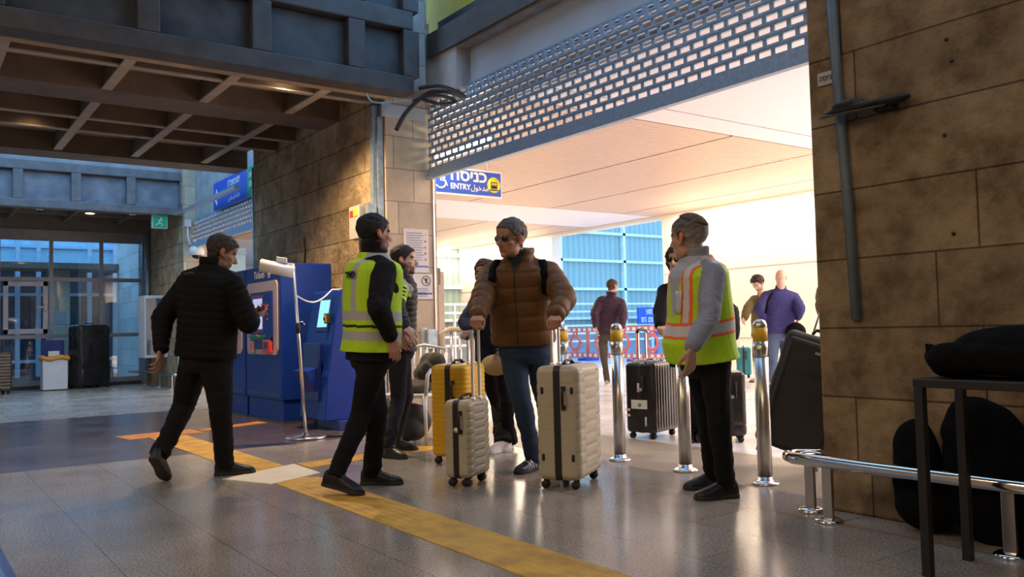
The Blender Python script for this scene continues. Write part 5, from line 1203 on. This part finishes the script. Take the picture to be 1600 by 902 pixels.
r = empty('stroller_wheel', G(658, 675), math.atan2(HF[1], HF[0]), 'small black caster wheel beside the white armchair', 'wheel'); k = MB(); k.tube([(0, .07*math.cos(t), .08+.07*math.sin(t)) for t in np.linspace(0, 2*PI, 25)[:-1]], .016, 8, closed=True); k.build('tyre', 'rubber', r); k = MB(); k.cyl((-.015, 0, .08), (.015, 0, .08), .022); [k.cyl((0, 0, .08), (0, .06*math.cos(a), .08+.06*math.sin(a)), .006) for a in np.linspace(0, 2*PI, 7)[:-1]]; k.build('hub', 'steel', r)

# ------------------------------------------------------------------ red plastic barriers
M['barred'] = mat('barred', (.95, .17, .10), .45, 0, .05); M['barwhite'] = mat('barwhite', (.85, .80, .80), .5)
def barrier(L):
    r = empty('plastic_barrier', (0, 0, 0)); k = MB(); wm = MB()
    for z in (.16, .92): k.box((0, -.03, z-.075), (L, .03, z+.075))
    n = 9
    for z in (.16, .92):
        for i in range(n): wm.box((.06+i*L/n, -.035, z-.045), (.06+i*L/n+L/n*.5, .035, z+.045))
    for xc in (L*.27, L*.73):
        k.tube([(xc+.20*math.cos(t), 0, .54+.20*math.sin(t)) for t in np.linspace(0, 2*PI, 25)[:-1]], .042, 8, closed=True)
        for sx in (-1, 1):
            k.tube([(xc+sx*.20, 0, .54), (xc+sx*.27, 0, .54)], .032, 8)
            for sz in (-1, 1): k.tube([(xc+sx*.15, 0, .54+sz*.15), (xc+sx*.02, 0, .54+sz*.33)], .028, 8)
    for xc in (.03, L-.03): k.cyl((xc, 0, .1), (xc, 0, 1.0), .035)
    k.add(wm.v, wm.f, 1); k.build('frame', ['barred', 'barwhite'], r)
    k = MB(); 
    for xc in (.15, L-.15): k.box((xc-.05, -.25, 0), (xc+.05, .25, .08))
    k.build('foot', 'signblue', r); return r
A = G(884, 563); B = G(1040, 566); L = np.linalg.norm(B-A)/2.; b0 = barrier(L); ang = math.atan2((B-A)[1], (B-A)[0])
for i in range(3):
    b = b0 if i == 0 else copy_tree(b0); q = A+(B-A)*(i-.5)/2.; b.location = q; b.rotation_euler = (0, 0, ang)
    tag(b, ['red plastic ring barrier left of the man in purple', 'red plastic ring barrier behind the man in purple and the middle bollard', 'red plastic ring barrier ending behind the skullcap man'][i], 'barrier', 'red plastic barriers outside the hall')
q = PX(997, 497, -20.8); k = MB(); k.box((-20.84, q[1], 1.06), (-20.79, q[1]+1.7, 1.62)); k.box((-20.84, q[1]+.8, 0), (-20.80, q[1]+.88, 1.06)); sg = tag(k.build('street_sign', 'signblue'), 'blue street sign with white Hebrew lettering on the railing outside', 'sign')
k = MB(); sign_text(k, 'רוזא', .27, (-20.79, q[1]+.60, 1.47), (0, -1, 0), UPZ, X_, bold=.006); sign_text(k, 'רבחמ הז', .27, (-20.79, q[1]+.62, 1.20), (0, -1, 0), UPZ, X_, bold=.006); k.build('lettering', 'white', sg)

# ------------------------------------------------------------------ low steel rails
def low_rail(label, pts, legs, z=.30, r_=.032):
    r = empty('low_rail', (*pts[0][:2], 0), label=label, cat='rail'); o = np.array([*pts[0][:2], 0]); k = MB()
    k.tube([np.array(p)-o for p in pts], r_, 16); k.build('rail', 'chrome', r)
    for x, y in legs:
        q = MB(); c = np.array([x, y, 0])-o; q.box(c+[-.028, -.012, .01], c+[.028, .012, z]); l = q.build('leg', 'steel', r, .004); q = MB(); q.lathe([(.07, 0), (.07, .010), (.055, .02), (.001, .022)], c=c, n=28); q.build('floor_flange', 'chrome', l)
    return r
low_rail('curved chrome bumper rail in front of the right stone wall', [(-2.72, 4.02, .30), (-2.80, 3.98, .30), (-2.86, 3.93, .30), (-2.86, 3.87, .30), (-2.80, 3.83, .30), (-2.66, 3.825, .30), (-1.7, 3.825, .30), (0, 3.825, .30)], [(-2.80, 3.97), (-2.60, 3.83), (-1.73, 3.83), (-.8, 3.83)], .29)
low_rail('thin chrome bumper rail below the display case on the left', [(-19.8, 4.05, .28), (-19.2, 4.25, .28), (-17.3, 4.28, .28), (-16.9, 4.28, .28)], [(-19.2, 4.25), (-18.1, 4.27), (-17.2, 4.28)], .27, .028)
k = MB(); k.cyl((-16.75, 4.30, 0), (-16.75, 4.33, .95), .035); tag(k.build('white_post', 'whiteplastic'), 'short white post at the foot of the left column', 'post')
p0 = P(-10, 860, 2.2); p1 = P(16, 912, 1.9); k = MB(); k.tube([p0+(p0-p1)*1.5, p0, p1, p1+(p1-p0)*2-UPZ*.1], .016, 12); tag(k.build('blue_handrail', mat('railblue', (.12, .22, .55), .35, .3)), 'bluish metal rail cutting the bottom left corner', 'rail')

# ------------------------------------------------------------------ right wall fittings
k = MB(); k.tube([(-2.62, 4.05, 2.9), (-2.60, 4.05, 2.3), (-2.57, 4.05, 1.7), (-2.545, 4.05, 1.02)], .030, 4); k.v = [(x, 4.08-.0+(y-4.08)*.6, z) for x, y, z in k.v]; tag(k.build('conduit', mat('conduit', (.13, .165, .175), .55), None), 'grey blue flat conduit running down the edge of the right wall', 'conduit')
k = MB(); k.box((-2.72, 4.066, 2.30), (-2.60, 4.08, 2.37)); pl_ = tag(k.build('number_plate', mat('platewhite', (.42, .42, .40), .5)), 'small lettered metal plate beside the conduit on the right wall', 'plate')
k = MB(); sign_text(k, 'הסינכ', .04, (-2.66, 4.066, 2.335), X_, UPZ, (0, -1, 0)); k.build('lettering', 'black', pl_)
r = empty('wall_fitting', (-2.40, 4.08, 2.11), label='black flat fitting projecting from the right stone wall', cat='fitting')  # plain black fitting, gives no light
q = MB(); q.ell((-.05, -.07, .01), (.20, .05, .022)); q.ell((-.10, -.09, .035), (.09, .04, .022)); q.ell((.10, -.05, .01), (.12, .05, .025)); me = remesh(q, .01, 1); link('housing', me, 'black', r); k = MB(); k.box((.02, -.05, -.03), (.12, 0, .03)); k.build('bracket', 'black', r); k = MB(); k.tube([(-.26, -.09, -.005), (-.1, -.1, -.012), (.1, -.08, -.015)], .008, 6); k.build('lip', mat('lipbrown', (.06, .05, .04), .4), r)
k = MB()
for i, (x, z) in enumerate(((-2.02, 2.36), (-2.0, 2.25), (-2.05, 1.90), (-2.03, 1.42), (-1.98, .90))): k.cyl((x, 4.075, z), (x, 4.083, z), .010, n=12); 
struct('trim_7', k, 'black')

# ------------------------------------------------------------------ black table with bags on the right
tb = np.array([-1.81, 3.31, 0]); r = empty('work_table', tb, label='black metal table in the shadow of the right wall', cat='table')
k = MB(); k.box((-.020, -.020, .745), (1.5, .38, .78)); k.build('tabletop', 'black', r, .004)
for x, y in ((.0, .0), (1.4, 0), (-.01, .34), (1.4, .34)): q = MB(); q.box((x-.018, y-.018, 0), (x+.018, y+.018, .745)); q.build('leg', 'black', r, .003)
M['bagblack'] = mat('bagblack', (.0035, .0035, .004), .85, 0, .2, 20, .3, 200, spec=.1)
q = MB(); v_, f_ = rbox(1.0, .30, .13, .05, 4); q.add(v_+np.array([.10, 0, -.01]), f_); q.ell((-.1, 0, .05), (.26, .13, .07)); q.ell((.2, 0, .065), (.26, .13, .055)); q.ell((.42, 0, .04), (.2, .12, .08)); q.ell((-.34, -.10, -.005), (.07, .06, .05)); q.tube([(-.36, -.1, .03), (-.42, -.1, .05), (-.42, -.1, .0), (-.38, -.1, -.01)], .011, 8)
me = remesh(q, .010, 2); a = vco(me); setco(me, a+vno(me)*(.010*noise(a, 3.)+.004*noise(a, 9.))[:, None]); o = link('duffel_bag', me, 'bagblack'); o.location = tb+[.42, .17, .862]; tag(o, 'black duffel bag lying on the black table', 'bag')
k = MB(); k.tube([(tb[0]+.50, tb[1]+.0, .915), (tb[0]+.53, tb[1]-.01, .925), (tb[0]+.57, tb[1]-.01, .917), (tb[0]+.55, tb[1]-.02, .905), (tb[0]+.51, tb[1]-.02, .905)], .004, 6, closed=True); tag(k.build('cord_loop', 'alu'), 'small pale cord loop on top of the black duffel bag', 'cord')
lump('backpack', (-2.20, 3.97, .28), [((0, 0, 0), (.13, .09, .26)), ((.04, 0, -.14), (.15, .10, .14)), ((-.02, 0, .12), (.10, .08, .13))], 'bagblack', 'upright black backpack at the foot of the stone wall, nearest to the chrome rail', 'bag', 5, amp=.012, vox=.012)
lump('backpack', (-1.88, 3.96, .34), [((0, 0, -.02), (.20, .09, .32)), ((-.04, 0, .14), (.14, .09, .18)), ((.12, 0, -.08), (.18, .10, .26)), ((-.02, -.02, .22), (.09, .07, .09))], 'bagblack', 'large rounded black backpack heaped under the table against the wall', 'bag', 6, amp=.02, vox=.014)
lump('backpack', (-1.42, 3.96, .27), [((0, 0, 0), (.22, .10, .26)), ((.2, 0, -.05), (.25, .10, .2))], 'bagblack', 'black bag at the right edge of the picture under the table', 'bag', 7, amp=.02, vox=.014)

# ------------------------------------------------------------------ hanging cables above the pillar
def cable(label, pts, r0, m='black', name='hanging_cable'):
    P_ = [np.array(p, float) for p in pts]; out = []
    for i in range(len(P_)-1):
        a0 = P_[max(0, i-1)]; a1 = P_[i]; a2 = P_[i+1]; a3 = P_[min(len(P_)-1, i+2)]
        for t in np.linspace(0, 1, 6)[:-1]: out.append(.5*((2*a1)+(-a0+a2)*t+(2*a0-5*a1+4*a2-a3)*t*t+(-a0+3*a1-3*a2+a3)*t**3))
    out.append(P_[-1]); q = MB(); q.tube(out, r0, 8); return tag(q.build(name, m), label, 'cable')
D_ = 8.1
cable('thick black cable end hanging in front of the top of the smooth pillar', [P(722, 152, D_+.3), P(700, 143, D_), P(672, 145, D_), P(650, 160, D_), P(632, 180, D_), P(619, 204, D_)], .024)
cable('upper black cable bundle crossing from the canopy to the shutter', [P(655, 138, D_), P(680, 134, D_), P(705, 140, D_+.3), P(726, 150, D_+.5)], .022)
cable('lower black cable bundle under the concrete lintel', [P(645, 158, D_), P(668, 150, D_), P(690, 150, D_+.1), P(712, 158, D_+.3), P(690, 163, D_+.1), P(660, 155, D_)], .018)
cable('thin grey cable drooping from the near canopy to the pillar', [P(572, 146, 8.6), P(580, 158, 8.6), P(595, 161, 8.6), P(612, 160, 8.6), P(640, 158, 8.5)], .008, 'galv')
cable('short black cable stub on the chiselled wall above the ticket machine', [PY(476, 412, YT-.02), PY(477, 390, YT-.02), PY(475, 372, YT-.03)], .012)

# ------------------------------------------------------------------ far left things
r = empty('rubbish_bin', (-19.2, 2.52, 0), label='white square rubbish bin with an orange bag and raised dark lid', cat='bin')
k = MB(); k.box((-.2, -.22, .02), (.2, .22, .62)); k.build('body', 'whiteplastic', r, .01); k = MB(); k.box((-.19, -.20, 0), (.19, .20, .02)); k.build('foot', 'dmetal', r)
k = MB(); k.loft([[np.array([(.22+dz)*math.copysign(min(1, abs(math.cos(t))*1.3), math.cos(t)), (.24+dz)*math.copysign(min(1, abs(math.sin(t))*1.3), math.sin(t)), z+.02*math.sin(5*t)]) for t in np.linspace(0, 2*PI, 41)[:-1]] for dz, z in ((0, .60), (.02, .62), (.03, .66), (-.01, .69), (-.03, .66))]); k.build('bag', mat('bagorange', (.80, .36, .06), .5), r)
k = MB(); k.box((-.2, -.21, .64), (-.17, .21, 1.0)); k.build('lid', 'bluedark', r, .01); k = MB(); k.box((-.165, -.08, .66), (-.155, .12, .78)); k.build('label_card', 'white', r)
r = empty('display_case', (-18.35, 4.39, .6), label='tall white wall display case with a red label left of the column', cat='display case')
k = MB(); k.box((-.20, -.42, .0), (.35, .02, 1.25)); k.build('case', 'whiteplastic', r, .01); k = MB(); k.box((.35, -.40, .06), (.356, -.04, 1.19)); g_ = k.build('glass_front', 'darkglass', r); k = MB(); k.box((.357, -.25, .70), (.360, -.19, .86)); k.build('red_label', 'red', g_)

# ------------------------------------------------------------------ carried things
# rucksack on the man in brown
from mathutils.bvhtree import BVHTree
def bvh(o):
    me = o.data; a = vco(me)+np.array((o.parent or o).location); return BVHTree.FromPolygons([tuple(p) for p in a], [tuple(p.vertices) for p in me.polygons])
def onto(bv, px, py, lift=.004):
    d = nrm(ray(px, py)); h = bv.ray_cast(Vector(CO), Vector(d)); 
    return None if h[0] is None else (np.array(h[0]), np.array(h[1]))
def ribbon(bv, pix, w, th, lift=.004):
    pts = []
    for i in range(len(pix)-1):
        for t in np.linspace(0, 1, 6)[:-1]:
            q = onto(bv, pix[i][0]*(1-t)+pix[i+1][0]*t, pix[i][1]*(1-t)+pix[i+1][1]*t)
            if q: pts.append(q)
    q = onto(bv, *pix[-1]); 
    if q: pts.append(q)
    rings = []
    for i, (p, n) in enumerate(pts):
        a = pts[max(0, i-2)][0]; b = pts[min(len(pts)-1, i+2)][0]; d = nrm(b-a); nn = sum(pts[j][1] for j in range(max(0, i-2), min(len(pts), i+3))); nn = nrm(nn if nn@-cf > 0 else -nn); s = nrm(np.cross(d, nn)); 
        rings.append([p+s*w/2+nn*lift, p+s*w/2+nn*(lift+th), p+nn*(lift+th*1.3), p-s*w/2+nn*(lift+th), p-s*w/2+nn*lift])
    q = MB()
    if len(rings) > 1: q.loft(rings)
    return q
bv5 = bvh(P5['top']); lat5, fr5, off5 = P5['lat'], P5['fr'], P5['off']
bc_ = P5['neck']-P5['sp']*.26-fr5*.27
r = empty('backpack', bc_, label='black backpack worn on the back of the man in brown', cat='backpack', R=np.array([lat5, -fr5, P5['sp']]).T)
v, f = rbox(.30, .17, .44, .06, 4); k = MB(); k.add(v, f, smooth=True); k.build('bag', 'bagblack', r)
Rb = np.array([lat5, -fr5, P5['sp']]).T
for pix in ([(838, 392), (846, 405), (850, 420), (851, 440), (851, 458)], [(779, 405), (771, 420), (768, 440)]):
    q = ribbon(bv5, pix, .052, .012, .002)
    if q.v: q.v = [tuple(Rb.T@(np.array(p)-bc_)) for p in q.v]; q.build('shoulder_strap', 'bagblack', r)
# neck opening: collar lining and shirt of the man in brown
k = MB()
# ID badge on the hi-vis vest of the skullcap man
bv7 = bvh(P7['vest']); q = ribbon(bv7, [(1062, 455), (1060, 490)], .055, .004, .004)
if q.v: tag(q.build('id_badge', mat('badgewhite', (.60, .62, .66), .3)), 'clear ID badge with a card clipped on the orange striped vest', 'badge')
bv2 = bvh(P2['vest']); 
q = onto(bv2, 549, 430)
if q:
    n_ = q[1] if q[1]@-cf > 0 else -q[1]; zd = nrm(UPZ-n_*(UPZ@n_)); xd = np.cross(zd, n_); k = MB(); sign_text(k, 'רדס', .065, q[0]-P2['off']+n_*.008, xd, zd, n_, bold=.003); lt = k.build('lettering', 'black', P2['vest'])
# tan shoulder bag of the half hidden woman
lump('shoulder_bag', P(772, 571, 7.0), [((0, 0, 0), (.17, .08, .09)), ((.07, .05, .05), (.12, .07, .07))], mat('bagtan', (.36, .27, .16), .7), 'tan crescent shoulder bag hanging beside the man in brown', 'bag', 8, amp=.006, vox=.01)
lump('scarf', P(776, 498, 6.98), [((0, 0, .10), (.075, .05, .14)), ((.01, .0, -.08), (.085, .05, .14))], mat('scarfbeige', (.34, .26, .20), .9), 'beige scarf or vest panel on the chest of the half hidden woman', 'scarf', 9, amp=.008, vox=.01)
lump('shoulder_bag', P(1243, 519, 13.0), [((0, 0, 0), (.17, .10, .15))], 'bagblack', 'small black shoulder bag at the hip of the bald man', 'bag', 10, amp=.01, vox=.014)
k = MB(); k.tube([P(1208, 456, 13.0), P(1200, 470, 12.95), P(1196, 490, 12.95)], .02, 6); tag(k.build('camera_strap', 'bagblack'), 'thin black strap across the shoulder of the bald man', 'strap')
